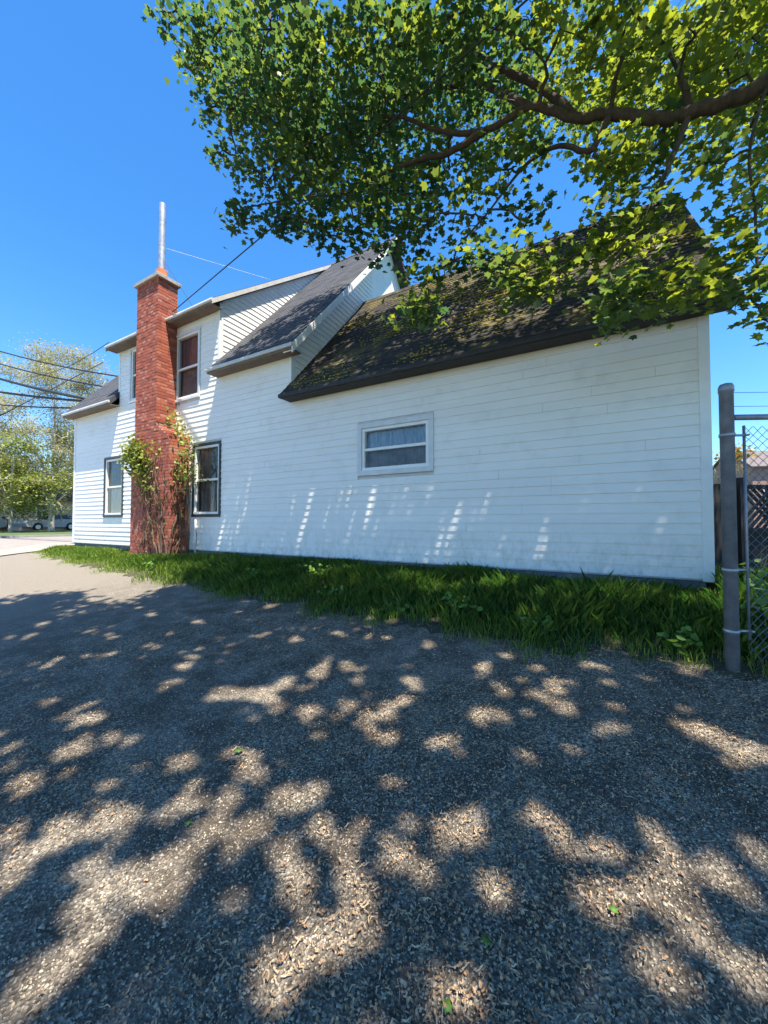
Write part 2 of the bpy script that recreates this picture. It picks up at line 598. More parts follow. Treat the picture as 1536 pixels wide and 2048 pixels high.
# ------------------------------------------------------------------ house
X0, X1, X2 = -14.5, -5.2, 1.2          # left gable, gable over the addition, right end of the addition
YB_MAIN, YB_ADD = 13.7, 10.9           # back walls
EY = 5.2                               # eave line of all front roofs
ME, MS, MR = 4.85, 1.15, 9.6           # main eave height, slope, ridge y
AE, AS_, AR = 3.90, 1.12, 8.2          # addition eave height, slope, ridge y
DE, DS = 6.42, 0.795                   # dormer eave height, slope
DX0, DX1 = -11.8, -7.4
ZB = 0.79                              # bottom of siding
CO = 0.1275                            # course height
house = empty('house', (-6.0, 8.0, 0.6), 'long white sided house with red brick chimney and a mossy roofed addition', 'house')


def main_z(y): return ME + MS * (y - EY) if y <= MR else ME + MS * (2 * MR - EY - y)
def add_z(y): return AE + AS_ * (y - EY) if y <= AR else AE + AS_ * (2 * AR - EY - y)
def dorm_z(y): return DE + DS * (y - EY)


# windows: x0, x1, z0, z1 of the outer casing
WIN = dict(slider=(-3.60, -2.16, 2.25, 3.17), low=(-8.33, -7.30, 1.56, 3.29), up=(-9.12, -8.09, 4.42, 6.13),
           wing=(-12.55, -11.48, 1.58, 3.32), hid=(-11.22, -10.2, 4.75, 6.3))
INS = 0.05


def wall_cells(x0, x1, z0, z1, holes, y0, y1):
    mb = MB()
    xs = sorted({x0, x1, *[h[0] for h in holes], *[h[1] for h in holes]})
    zs = sorted({z0, z1, *[h[2] for h in holes], *[h[3] for h in holes]})
    for a, b in zip(xs[:-1], xs[1:]):
        for c_, d in zip(zs[:-1], zs[1:]):
            mx_, mz = (a + b) / 2, (c_ + d) / 2
            if any(h[0] < mx_ < h[1] and h[2] < mz < h[3] for h in holes): continue
            mb.box(a, b, y0, y1, c_, d)
    return mb


holes = [(a + INS, b - INS, c_ + INS, d - INS) for a, b, c_, d in WIN.values()]
front = wall_cells(X0, X1, ZB - .02, ME - .03, [holes[1], holes[2], holes[3], holes[4]][0:1] + [holes[3]] + [(holes[2][0], holes[2][1], holes[2][2], ME - .03), (holes[4][0], holes[4][1], holes[4][2], ME - .03)], WALL, WALL + .14)
wall_front = front.build('wall', M['backing'], house)
dw = wall_cells(DX0, DX1, ME - .03, DE + .15, [(holes[2][0], holes[2][1], ME - .03, holes[2][3]), (holes[4][0], holes[4][1], ME - .03, holes[4][3])], WALL, WALL + .14)
wall_dorm = dw.build('dormer_wall', M['backing'], house)
aw = wall_cells(X1, X2, ZB - .02, AE + .12, [holes[0]], WALL, WALL + .14)
wall_add = aw.build('wall', M['backing'], house)
# gable ends, back walls
def gable(x, d, zf, ys, yb, z0):
    ring = [(x, WALL + .15, z0), (x, yb, z0)] + [(x, y, zf(y) - .16) for y in ys]
    return MB().prism(ring, (d, 0, 0))
wall_gable = gable(X1 - .002, -.14, main_z, [YB_MAIN, MR, WALL + .15], YB_MAIN, ZB - .02).build('gable_wall', M['siding'], house)
gable(X0 + .002, .14, main_z, [YB_MAIN, MR, WALL + .15], YB_MAIN, ZB - .02).build('gable_wall', M['siding'], house)
wall_end = gable(X2 - .004, -.14, add_z, [YB_ADD, AR, WALL + .15], YB_ADD, ZB - .02).build('gable_wall', M['siding'], house)
MB().box(X0 + .15, X1 - .15, YB_MAIN - .14, YB_MAIN - .01, ZB, main_z(YB_MAIN) - .2).build('wall', M['siding'], house)
MB().box(X1 + .01, X2 - .15, YB_ADD - .14, YB_ADD - .01, ZB, add_z(YB_ADD) - .2).build('wall', M['siding'], house)
# foundation
MB().box(X0 + .05, X2 - .05, WALL + .03, YB_ADD - .2, 0.3, ZB - .021).build('foundation', M['foundation'], house)


def boards(parent, segs, place, holes_u, z0, z1, ulo, uhi, joint=3.6, seed=0, mat='siding'):
    """lap siding: each course a row of boards. ulo(z), uhi(z): limits; place(u, out, z) -> world"""
    rr = random.Random(seed)
    k = 0
    z = z0
    while z < z1 - .02:
        zt = min(z + CO, z1)
        off = rr.uniform(0, joint)
        a0, a1, b0, b1 = ulo(z), ulo(zt), uhi(z), uhi(zt)
        hs = [h for h in holes_u if h[2] - .0 < (z + zt) / 2 < h[3]]
        spans = [[(a0, a1), (b0, b1)]]
        for h in sorted(hs):
            last = spans.pop()
            spans.append([last[0], (h[0], h[0])])
            spans.append([(h[1], h[1]), last[1]])
        for (la, lb), (ra, rb) in spans:
            if ra - la < 0.03 and rb - lb < 0.03: continue
            cuts = []
            c_ = math.floor(la / joint) * joint + off
            while c_ < ra:
                if la + .35 < c_ < ra - .35 and lb + .35 < c_ < rb - .35: cuts.append(c_)
                c_ += joint
            edges = [(la, lb)] + [(q, q) for q in cuts] + [(ra, rb)]
            for i in range(len(edges) - 1):
                g = 0.0015
                e0, e1 = edges[i], edges[i + 1]
                l0, l1 = (e0[0] + (g if i else 0), e0[1] + (g if i else 0))
                r0, r1 = (e1[0] - (g if i < len(edges) - 2 else 0), e1[1] - (g if i < len(edges) - 2 else 0))
                if r1 < l1: r1 = l1 = (r1 + l1) / 2
                if r0 < l0: r0 = l0 = (r0 + l0) / 2
                w = rr.uniform(-.0012, .0012)
                pb, pt = 0.0175 + w, 0.005 + w * .5
                mb = MB()
                mb.hexa([place(l0, .001, z), place(r0, .001, z), place(r0, pb, z), place(l0, pb, z),
                         place(l1, .001, zt), place(r1, .001, zt), place(r1, pt, zt), place(l1, pt, zt)])
                ob = mb.build('siding_board', M[mat], parent)
                k += 1
        z = zt
    return k


fr = lambda u, o, z: (u, WALL - o, z)
nb = 0
wl_ = [WIN['low'], WIN['wing'], WIN['up'], WIN['hid']]
nb += boards(wall_front, None, fr, [WIN['wing'], WIN['hid']], ZB, ME - .03, lambda z: X0 + .07, lambda z: -10.08 if z < 3.5 else -9.9, seed=1)
nb += boards(wall_front, None, fr, [WIN['low'], WIN['up']], ZB, ME - .03, lambda z: -8.47 if z < 3.5 else -9.05, lambda z: X1, seed=2)
nb += boards(wall_dorm, None, fr, [WIN['hid']], ME - .03, DE + .12, lambda z: DX0 + .05, lambda z: -9.9, seed=3)
nb += boards(wall_dorm, None, fr, [WIN['up']], ME - .03, DE + .12, lambda z: -9.05, lambda z: DX1 - .05, seed=4)
nb += boards(wall_add, None, fr, [WIN['slider']], ZB, AE + .1, lambda z: X1, lambda z: X2 - .08, seed=5)
# dormer cheek (faces +x)
cheek = MB().prism([(DX1 - .002, WALL + .15, main_z(WALL + .15) - .1), (DX1 - .002, 9.55, main_z(9.55) - .05), (DX1 - .002, 9.55, dorm_z(9.55) - .14), (DX1 - .002, WALL + .15, dorm_z(WALL + .15) - .14)], (-.12, 0, 0)).build('dormer_cheek', M['backing'], house)
boards(cheek, None, lambda u, o, z: (DX1 + o, u, z), [], ME + .3, 9.7,
       lambda z: max(WALL + .06, EY + (z - DE + .10) / DS), lambda z: max(max(WALL + .06, EY + (z - DE + .10) / DS), EY + (z - ME) / MS), joint=9, seed=6)
MB().prism([(DX0 + .002, WALL + .15, main_z(WALL + .15) - .1), (DX0 + .002, 9.55, main_z(9.55) - .05), (DX0 + .002, 9.55, dorm_z(9.55) - .14), (DX0 + .002, WALL + .15, dorm_z(WALL + .15) - .14)], (.12, 0, 0)).build('dormer_cheek', M['siding'], house)
# gable wall over the addition roof
boards(wall_gable, None, lambda u, o, z: (X1 + o, u, z), [], AE + .3, 9.0,
       lambda z: max(WALL + .09, EY + (z - ME + .17) / MS), lambda z: max(max(WALL + .09, EY + (z - ME + .17) / MS), min(EY + (z - AE) / AS_, 8.6)), joint=9, seed=8)


# corner posts
def post(x0, x1, y0, y1, z0, z1): return MB().box(x0, x1, y0, y1, z0, z1).build('corner_post', M['trim_white'], house, bevel=.004)
post(X2 - .085, X2 + .02, WALL - .024, WALL + .09, ZB - .03, AE + .08)
post(X0 - .02, X0 + .08, WALL - .024, WALL + .09, ZB - .03, ME - .06)
post(DX1 - .055, DX1 + .02, WALL - .024, WALL + .07, main_z(5.5) - .02, DE + .06)
post(DX0 - .02, DX0 + .055, WALL - .024, WALL + .07, main_z(5.5) - .02, DE + .06)
post(X1 - .05, X1 + .02, WALL - .026, WALL + .1, AE + .34, ME - .06)

# ------------------------------------------------------------------ roofs with single shingles
TABW, TABE = 0.305, 0.142
tab_jobs = []    # (distance, roof_obj, matname, centre, euler)
CAMV = Vector((0, 0, 1.45))


def roof_slab(name, x0, x1, y0, y1, zf, mat, under='soffit_brown', th=.11):
    s = (zf(y1) - zf(y0)) / (y1 - y0)
    nrm = Vector((0, -s, 1)).normalized()
    ring = [(x0, y0, zf(y0)), (x1, y0, zf(y0)), (x1, y1, zf(y1)), (x0, y1, zf(y1))]
    ob = MB().prism(ring, tuple(-nrm * th)).build(name, M[mat], house)
    return ob, s, nrm


def lay_tabs(roof, x0, x1, y0, y1, zf, mat, clip=None, single=True):
    s = (zf(y1) - zf(y0)) / (y1 - y0)
    ang = math.atan(s)
    L = math.hypot(y1 - y0, zf(y1) - zf(y0))
    up_ = Vector((0, math.cos(ang), math.sin(ang)))
    nrm = Vector((0, -math.sin(ang), math.cos(ang)))
    nrow = int(L / TABE)
    for r in range(nrow):
        off = (r % 2) * TABW / 2
        x = x0 - off
        while x < x1 - .02:
            a, b = max(x, x0), min(x + TABW, x1)
            x += TABW
            if b - a < .08: continue
            full = abs((b - a) - TABW) < 1e-6
            base = Vector(((a + b) / 2, y0, zf(y0))) + up_ * (r * TABE)
            dist = (base - CAMV).length if single else 1e6
            tab_jobs.append((dist, roof, mat, base, ang, (b - a) / TABW))


def tab_mb(w=1.0):
    """unit tab lying in local x / slope y / normal z"""
    h = TABW / 2 * w - .004
    return [(-h, -.012, .0), (h, -.012, .0), (h, TABE + .01, .0), (-h, TABE + .01, .0),
            (-h, -.012, .010), (h, -.012, .010), (h, TABE + .01, .003), (-h, TABE + .01, .003)]


roof_left, _, _ = roof_slab('roof', X0 - .12, DX0 - .02, EY, MR, main_z, 'shingle_slate')
roof_mid, _, _ = roof_slab('roof', DX1 + .02, X1 + .28, EY, MR, main_z, 'shingle_slate')
roof_back, _, _ = roof_slab('roof', X0 - .12, X1 + .28, 2 * MR - EY, MR + .002, main_z, 'shingle_slate')
roof_dorm, _, _ = roof_slab('dormer_roof', DX0 - .16, DX1 + .1, EY, MR, dorm_z, 'shingle_slate')
roof_add, _, _ = roof_slab('roof', X1 - .02, X2 + .22, EY, AR, add_z, 'shingle_moss', th=.075)
roof_add_b, _, _ = roof_slab('roof', X1 + .01, X2 + .22, 2 * AR - EY, AR + .002, add_z, 'shingle_moss', th=.075)
lay_tabs(roof_left, X0 - .12, DX0 - .02, EY, MR, main_z, 'shingle_slate')
lay_tabs(roof_mid, DX1 + .02, X1 + .28, EY, MR, main_z, 'shingle_slate')
lay_tabs(roof_dorm, DX0 - .16, DX1 + .1, EY, MR, dorm_z, 'shingle_slate', single=False)
lay_tabs(roof_add, X1 - .02, X2 + .22, EY, AR, add_z, 'shingle_moss')
tab_jobs.sort(key=lambda j: j[0])
tab_mesh = {}
rest = {}
nsingle = 0
for dist, roof, mat, base, ang, w in tab_jobs:
    jig = random.uniform(-.02, .02)
    if nsingle < 300 and dist < 1e5 and w > .99:
        key = mat
        if key not in tab_mesh:
            mb = MB(); mb.hexa(tab_mb()); tab_mesh[key] = mb.mesh('shingle', M[mat])
        o = link('shingle', tab_mesh[key], roof, base + Vector((0, 0, random.uniform(0, .004))), (ang + random.uniform(-.012, .02), 0, jig * .4))
        nsingle += 1
    else:
        mb = rest.setdefault(roof, (MB(), mat))[0]
        rot = Matrix.Rotation(ang + random.uniform(-.012, .02), 3, 'X')
        mb.hexa([tuple(base + rot @ Vector(p_)) for p_ in tab_mb(w)])
for roof, (mb, mat) in rest.items():
    tag(mb.build('shingles', M[mat], roof), kind='stuff')
# ridge caps
def ridge(x0, x1, y, z, mat, parent):
    mb = MB()
    x = x0
    while x < x1:
        e = min(x + .3, x1)
        mb.prism([(x, y - .13, z - .125), (x, y, z + .03), (x, y + .13, z - .125), (x, y, z - .01)], (e - x + .02, 0, 0))
        x += .3
    return tag(mb.build('ridge_caps', M[mat], parent), kind='stuff')
ridge(X0 - .12, X1 + .28, MR, main_z(MR) + .01, 'shingle_slate', roof_mid)
ridge(X1 + .01, X2 + .22, AR, add_z(AR) + .01, 'shingle_moss', roof_add)

# moss cushions on the addition roof
V_, F_ = [], []
base_n = np.array([[math.cos(a), math.sin(a), 0] for a in np.linspace(0, 2 * math.pi, 7)[:-1]])
ang = math.atan(AS_)
upv = np.array([0, math.cos(ang), math.sin(ang)]); nv = np.array([0, -math.sin(ang), math.cos(ang)]); xv = np.array([1, 0, 0])
patches = [(random.uniform(X1 + .4, X2), random.uniform(.2, 4.2), random.uniform(.2, .7)) for _ in range(34)] + [(random.uniform(-2.0, 1.2), random.uniform(1.4, 4.0), random.uniform(.35, .8)) for _ in range(12)]
cnt = 0
for (pxx, ps, pr) in patches:
    for _ in range(int(210 * pr)):
        q = rng.normal(size=2) * pr * np.array([.7, .35])
        x, sl = pxx + q[0], ps + q[1]
        if not (X1 + .1 < x < X2 + .2 and 0.02 < sl < 4.3): continue
        sl = round(sl / TABE) * TABE - .012 if random.random() < .6 else sl
        r_ = random.uniform(.008, .026)
        c0 = np.array([x, EY, AE]) + upv * sl + nv * .014
        ring = c0 + (base_n[:, :1] * xv + base_n[:, 1:2] * upv * .7) * r_ * rng.uniform(.7, 1.2, (6, 1))
        mid = c0 + (base_n[:, :1] * xv + base_n[:, 1:2] * upv * .7) * r_ * .6 + nv * r_ * .45
        b = len(V_)
        V_ += list(ring) + list(mid) + [c0 + nv * r_ * .6]
        for k in range(6):
            k2 = (k + 1) % 6
            F_ += [(b + k, b + k2, b + 6 + k2), (b + k, b + 6 + k2, b + 6 + k), (b + 6 + k, b + 6 + k2, b + 12)]
o = link('moss', index_mesh('moss', np.array(V_) - np.array(WPOS[roof_add]), np.array(F_), M['moss'], True), roof_add, WPOS[roof_add])
tag(o, kind='stuff')

# ------------------------------------------------------------------ eaves: fascia, soffit, gutters
def eave(x0, x1, z, dark=False):
    """drip edge, fascia board and boxed soffit"""
    f_m, s_m, e_m = ('dark_edge', 'dark_edge', 'dark_edge') if dark else ('soffit_brown', 'soffit_brown', 'gutter_white')
    MB().box(x0, x1, EY + .012, EY + .035, z - (.075 if dark else .105), z - .05).build('fascia', M[f_m], house)
    MB().box(x0 + .01, x1 - .01, EY + .036, WALL - .02, z - (.073 if dark else .103), z - (.06 if dark else .085)).build('soffit', M[s_m], house)
    prof = [(.02, .012), (-.018, .008), (-.026, -.03), (-.02, -.062), (.006, -.066), (.02, -.05)]
    return MB().prism([(x0 - .02, EY + py, z + pz) for py, pz in prof], (x1 - x0 + .04, 0, 0)).build('drip_edge', M[e_m], house)
eave(X0 - .12, DX0 + .05, ME)
eave(DX1 - .05, X1 + .28, ME)
eave(DX0 - .16, -9.98, DE)
eave(-9.01, DX1 + .1, DE)
eave(X1 - .02, X2 + .22, AE, dark=True)
# rake boards
def rake(x, y0, y1, zf, mat, d=.2, th=.025, sgn=1):
    ring = [(x, y0, zf(y0) - .005), (x, y1, zf(y1) - .005), (x, y1, zf(y1) - d), (x, y0, zf(y0) - d)]
    MB().prism(ring, (th * sgn, 0, 0)).build('rake_board', M[mat], house)
rake(X1 + .282, EY, MR, main_z, 'trim_white', .19)
MB().prism([(X1 + .03, EY + .03, main_z(EY + .03) - .15), (X1 + .28, EY + .03, main_z(EY + .03) - .15), (X1 + .28, MR, main_z(MR) - .15), (X1 + .03, MR, main_z(MR) - .15)], (0, .01, -.015)).build('soffit', M['trim_white'], house)
rake(X0 - .122, EY, MR, main_z, 'trim_white', .17, sgn=-1)
rake(DX1 + .102, EY, MR, dorm_z, 'gutter_white', .12)
rake(DX0 - .162, EY, MR, dorm_z, 'gutter_white', .15, sgn=-1)
rake(X2 + .222, EY, AR, add_z, 'dark_edge', .11)
rake(X2 + .222, 2 * AR - EY, AR, add_z, 'dark_edge', .17)


# ------------------------------------------------------------------ windows
def window(key, casing, cas_w, cas_out, back_lo, back_hi, meet=.5):
    a, b, c_, d = WIN[key]
    root = MB()
    y0, y1 = WALL - cas_out, WALL + .03
    # casing as four butted pieces
    root.box(a, b, y0, y1, d - cas_w, d)
    root.box(a, b, y0 - .012, y1, c_, c_ + cas_w)
    root.box(a, a + cas_w, y0, y1, c_ + cas_w + .0005, d - cas_w - .0005)
    root.box(b - cas_w, b, y0, y1, c_ + cas_w + .0005, d - cas_w - .0005)
    w = root.build('window', M[casing], house, bevel=.004)
    a, b, c_, d = a + cas_w, b - cas_w, c_ + cas_w, d - cas_w
    fw = .055
    fm = MB()
    yf0, yf1 = WALL - .012, WALL + .09
    fm.box(a, b, yf0, yf1, d - fw, d - .001)
    fm.box(a, b, yf0 - .01, yf1, c_ + .001, c_ + fw)
    fm.box(a + .001, a + fw, yf0, yf1, c_ + fw, d - fw)
    fm.box(b - fw, b - .001, yf0, yf1, c_ + fw, d - fw)
    fm.build('frame', M['frame_white'], w, bevel=.003)
    a, b, c_, d = a + fw, b - fw, c_ + fw, d - fw
    zm = c_ + (d - c_) * meet
    MB().box(a, b, WALL + .005, WALL + .07, zm - .025, zm + .025).build('meeting_rail', M['frame_white'], w, bevel=.003)
    MB().poly([(a, WALL + .047, zm + .025), (b, WALL + .047, zm + .025), (b, WALL + .047, d), (a, WALL + .047, d)]).build('pane', M['glass'], w)
    MB().poly([(a, WALL + .032, c_), (b, WALL + .032, c_), (b, WALL + .032, zm - .025), (a, WALL + .032, zm - .025)]).build('pane', M['glass'], w)
    # what hangs behind: a curtain or tinted sheet (slider: painted reflection) per half, dark room
    def drape(z0, z1, mat, yb):
        n = 40
        xs_ = np.linspace(a - .03, b + .03, n)
        mb = MB()
        for i in range(n - 1):
            ya = yb + .012 * math.sin(i * 1.7) + .006 * math.sin(i * .9)
            yc = yb + .012 * math.sin((i + 1) * 1.7) + .006 * math.sin((i + 1) * .9)
            mb.poly([(xs_[i], ya, z0), (xs_[i + 1], yc, z0), (xs_[i + 1], yc, z1), (xs_[i], ya, z1)])
        mb.build('curtain', M[mat], w, True)
    if back_hi: drape(zm, d + .03, back_hi, WALL + .11)
    if back_lo: drape(c_ - .03, zm, back_lo, WALL + .12)
    mb = MB()
    A, B, C_, D_ = a - .1, b + .1, c_ - .1, d + .1
    yb0, yb1 = WALL + .142, WALL + .9
    mb.poly([(A, yb1, C_), (B, yb1, C_), (B, yb1, D_), (A, yb1, D_)])
    mb.poly([(A, yb0, C_), (A, yb1, C_), (A, yb1, D_), (A, yb0, D_)])
    mb.poly([(B, yb0, C_), (B, yb0, D_), (B, yb1, D_), (B, yb1, C_)])
    mb.poly([(A, yb0, C_), (B, yb0, C_), (B, yb1, C_), (A, yb1, C_)])
    mb.poly([(A, yb0, D_), (A, yb1, D_), (B, yb1, D_), (B, yb0, D_)])
    mb.build('room_recess', M['interior'], w)
    return w


w = window('slider', 'casing_grey', .085, .036, 'room_grey', 'reflect_blue', .5)
w['label'] = 'wide low window with pale grey casing'
w = window('low', 'casing_dark', .06, .036, 'room_grey', 'room_grey', .5)
w['label'] = 'dark cased sash window beside the chimney'
w = window('up', 'casing_grey', .06, .036, 'room_grey', 'curtain_red', .48)
w['label'] = 'upper sash window with a dark red curtain'
w = window('wing', 'casing_dark', .06, .036, 'curtain_pale', 'room_grey', .5)
w['label'] = 'dark cased sash window with a pale curtain below'
w = window('hid', 'casing_grey', .06, .036, None, None, .5)

# ------------------------------------------------------------------ chimney
CBX0, CBX1, CSX0, CSX1, CY0 = -10.1, -8.46, -9.96, -9.03, 5.0
ZSH0, ZSH1, ZCT = 3.40, 3.80, 7.36
core = MB()
core.box(CBX0 + .008, CBX1 - .008, CY0 + .008, WALL - .02, .45, ZSH0)
core.box(CSX0 + .008, CSX1 - .008, CY0 + .008, WALL - .02, ZSH0, ZCT)
core.hexa([(CSX1 - .1, CY0 + .008, ZSH0 - .03), (CBX1 - .008, CY0 + .008, ZSH0 - .03), (CBX1 - .008, WALL - .02, ZSH0 - .03), (CSX1 - .1, WALL - .02, ZSH0 - .03),
           (CSX1 - .1, CY0 + .008, ZSH1), (CSX1 - .02, CY0 + .008, ZSH1), (CSX1 - .02, WALL - .02, ZSH1), (CSX1 - .1, WALL - .02, ZSH1)])
core.hexa([(CBX0 + .008, CY0 + .008, ZSH0 - .03), (CSX0 + .1, CY0 + .008, ZSH0 - .03), (CSX0 + .1, WALL - .02, ZSH0 - .03), (CBX0 + .008, WALL - .02, ZSH0 - .03),
           (CSX0 + .01, CY0 + .008, ZSH0 + .1), (CSX0 + .1, CY0 + .008, ZSH0 + .1), (CSX0 + .1, WALL - .02, ZSH0 + .1), (CSX0 + .01, WALL - .02, ZSH0 + .1)])
chim = core.build('chimney', M['mortar'], house)
chim['label'] = 'tall red brick chimney with a shoulder'
BL, BH, BC = .2, .064, .075
jobs = []    # (weight, centre, axis, length)
r = 0
z = .47
while z + BH < ZCT:
    x0, x1 = (CBX0, CBX1) if z < ZSH0 else (CSX0, CSX1)
    if ZSH0 <= z < ZSH1:
        x1 = CBX1 + (CSX1 - CBX1) * (z - ZSH0 + .04) / (ZSH1 - ZSH0)
    def row(u0, u1, ph, put):
        u = u0 - (ph * (BL + .01) / 2)
        while u < u1 - .01:
            a, b = max(u, u0), min(u + BL, u1)
            u += BL + .01
            if b - a > .03: put(a, b)
    row(x0, x1, r % 2, lambda a, b: jobs.append(((Vector(((a + b) / 2, CY0, z)) - CAMV).length, ((a + b) / 2, CY0 + .045, z + BH / 2), 0, b - a)))
    row(CY0 + .095, WALL - .02, (r + 1) % 2, lambda a, b: jobs.append(((Vector((x1, (a + b) / 2, z)) - CAMV).length, (x1 - .045, (a + b) / 2, z + BH / 2), 1, b - a)))
    row(CY0 + .095, WALL - .02, (r + 1) % 2, lambda a, b: jobs.append((1e6, (x0 + .045, (a + b) / 2, z + BH / 2), 1, b - a)))
    z += BC
    r += 1
jobs.sort(key=lambda j: j[0])
bm_mesh = {}
restb = MB()
nbk = 0
for wgt, c_, ax, ln in jobs:
    j = random.uniform(-.0035, .0035)
    hl = ln / 2
    if ax == 0: bb = (-hl, hl, -.045 + j, .045, -BH / 2, BH / 2)
    else: bb = (-.045, .045 + j, -hl, hl, -BH / 2, BH / 2)
    if nbk < 300 and wgt < 1e5 and abs(ln - BL) < .001:
        key = (ax, round(j, 3))
        if key not in bm_mesh:
            mb = MB(); mb.box(*bb); bm_mesh[key] = mb.mesh('brick', M['brick'])
        link('brick', bm_mesh[key], chim, c_)
        nbk += 1
    else:
        restb.box(bb[0] + c_[0], bb[1] + c_[0], bb[2] + c_[1], bb[3] + c_[1], bb[4] + c_[2], bb[5] + c_[2])
tag(restb.build('bricks', M['brick'], chim), kind='stuff')
cap = MB()
cap.box(CSX0 - .06, CSX1 + .06, CY0 - .06, WALL + .04, ZCT, ZCT + .09)
cap.hexa([(CSX0 - .05, CY0 - .05, ZCT + .09), (CSX1 + .05, CY0 - .05, ZCT + .09), (CSX1 + .05, WALL + .03, ZCT + .09), (CSX0 - .05, WALL + .03, ZCT + .09),
          (CSX0 + .15, CY0 + .12, ZCT + .16), (CSX1 - .15, CY0 + .12, ZCT + .16), (CSX1 - .15, WALL - .1, ZCT + .16), (CSX0 + .15, WALL - .1, ZCT + .16)])
cap.build('cap', M['cap_stone'], chim, bevel=.008)
fx, fy = -9.36, 5.26
MB().box(fx - .105, fx + .105, fy - .105, fy + .105, ZCT + .14, ZCT + .42).build('clay_flue', M['clay_tile'], chim, bevel=.01)
MB().lathe((fx, fy, ZCT + .40), [(.08, 0), (.08, .62), (.083, .622), (.083, .65), (.08, .652), (.08, 1.25), (.083, 1.252), (.083, 1.28), (.08, 1.282), (.08, 1.72), (.07, 1.72), (.07, 1.6)], 32).build('flue_pipe', M['galvanised'], chim)
# thin conduit on the wall beside the chimney
MB().tube([(-8.16, WALL - .04, .62), (-8.16, WALL - .04, 1.5)], .02, 8).build('conduit', M['trim_white'], house, True)

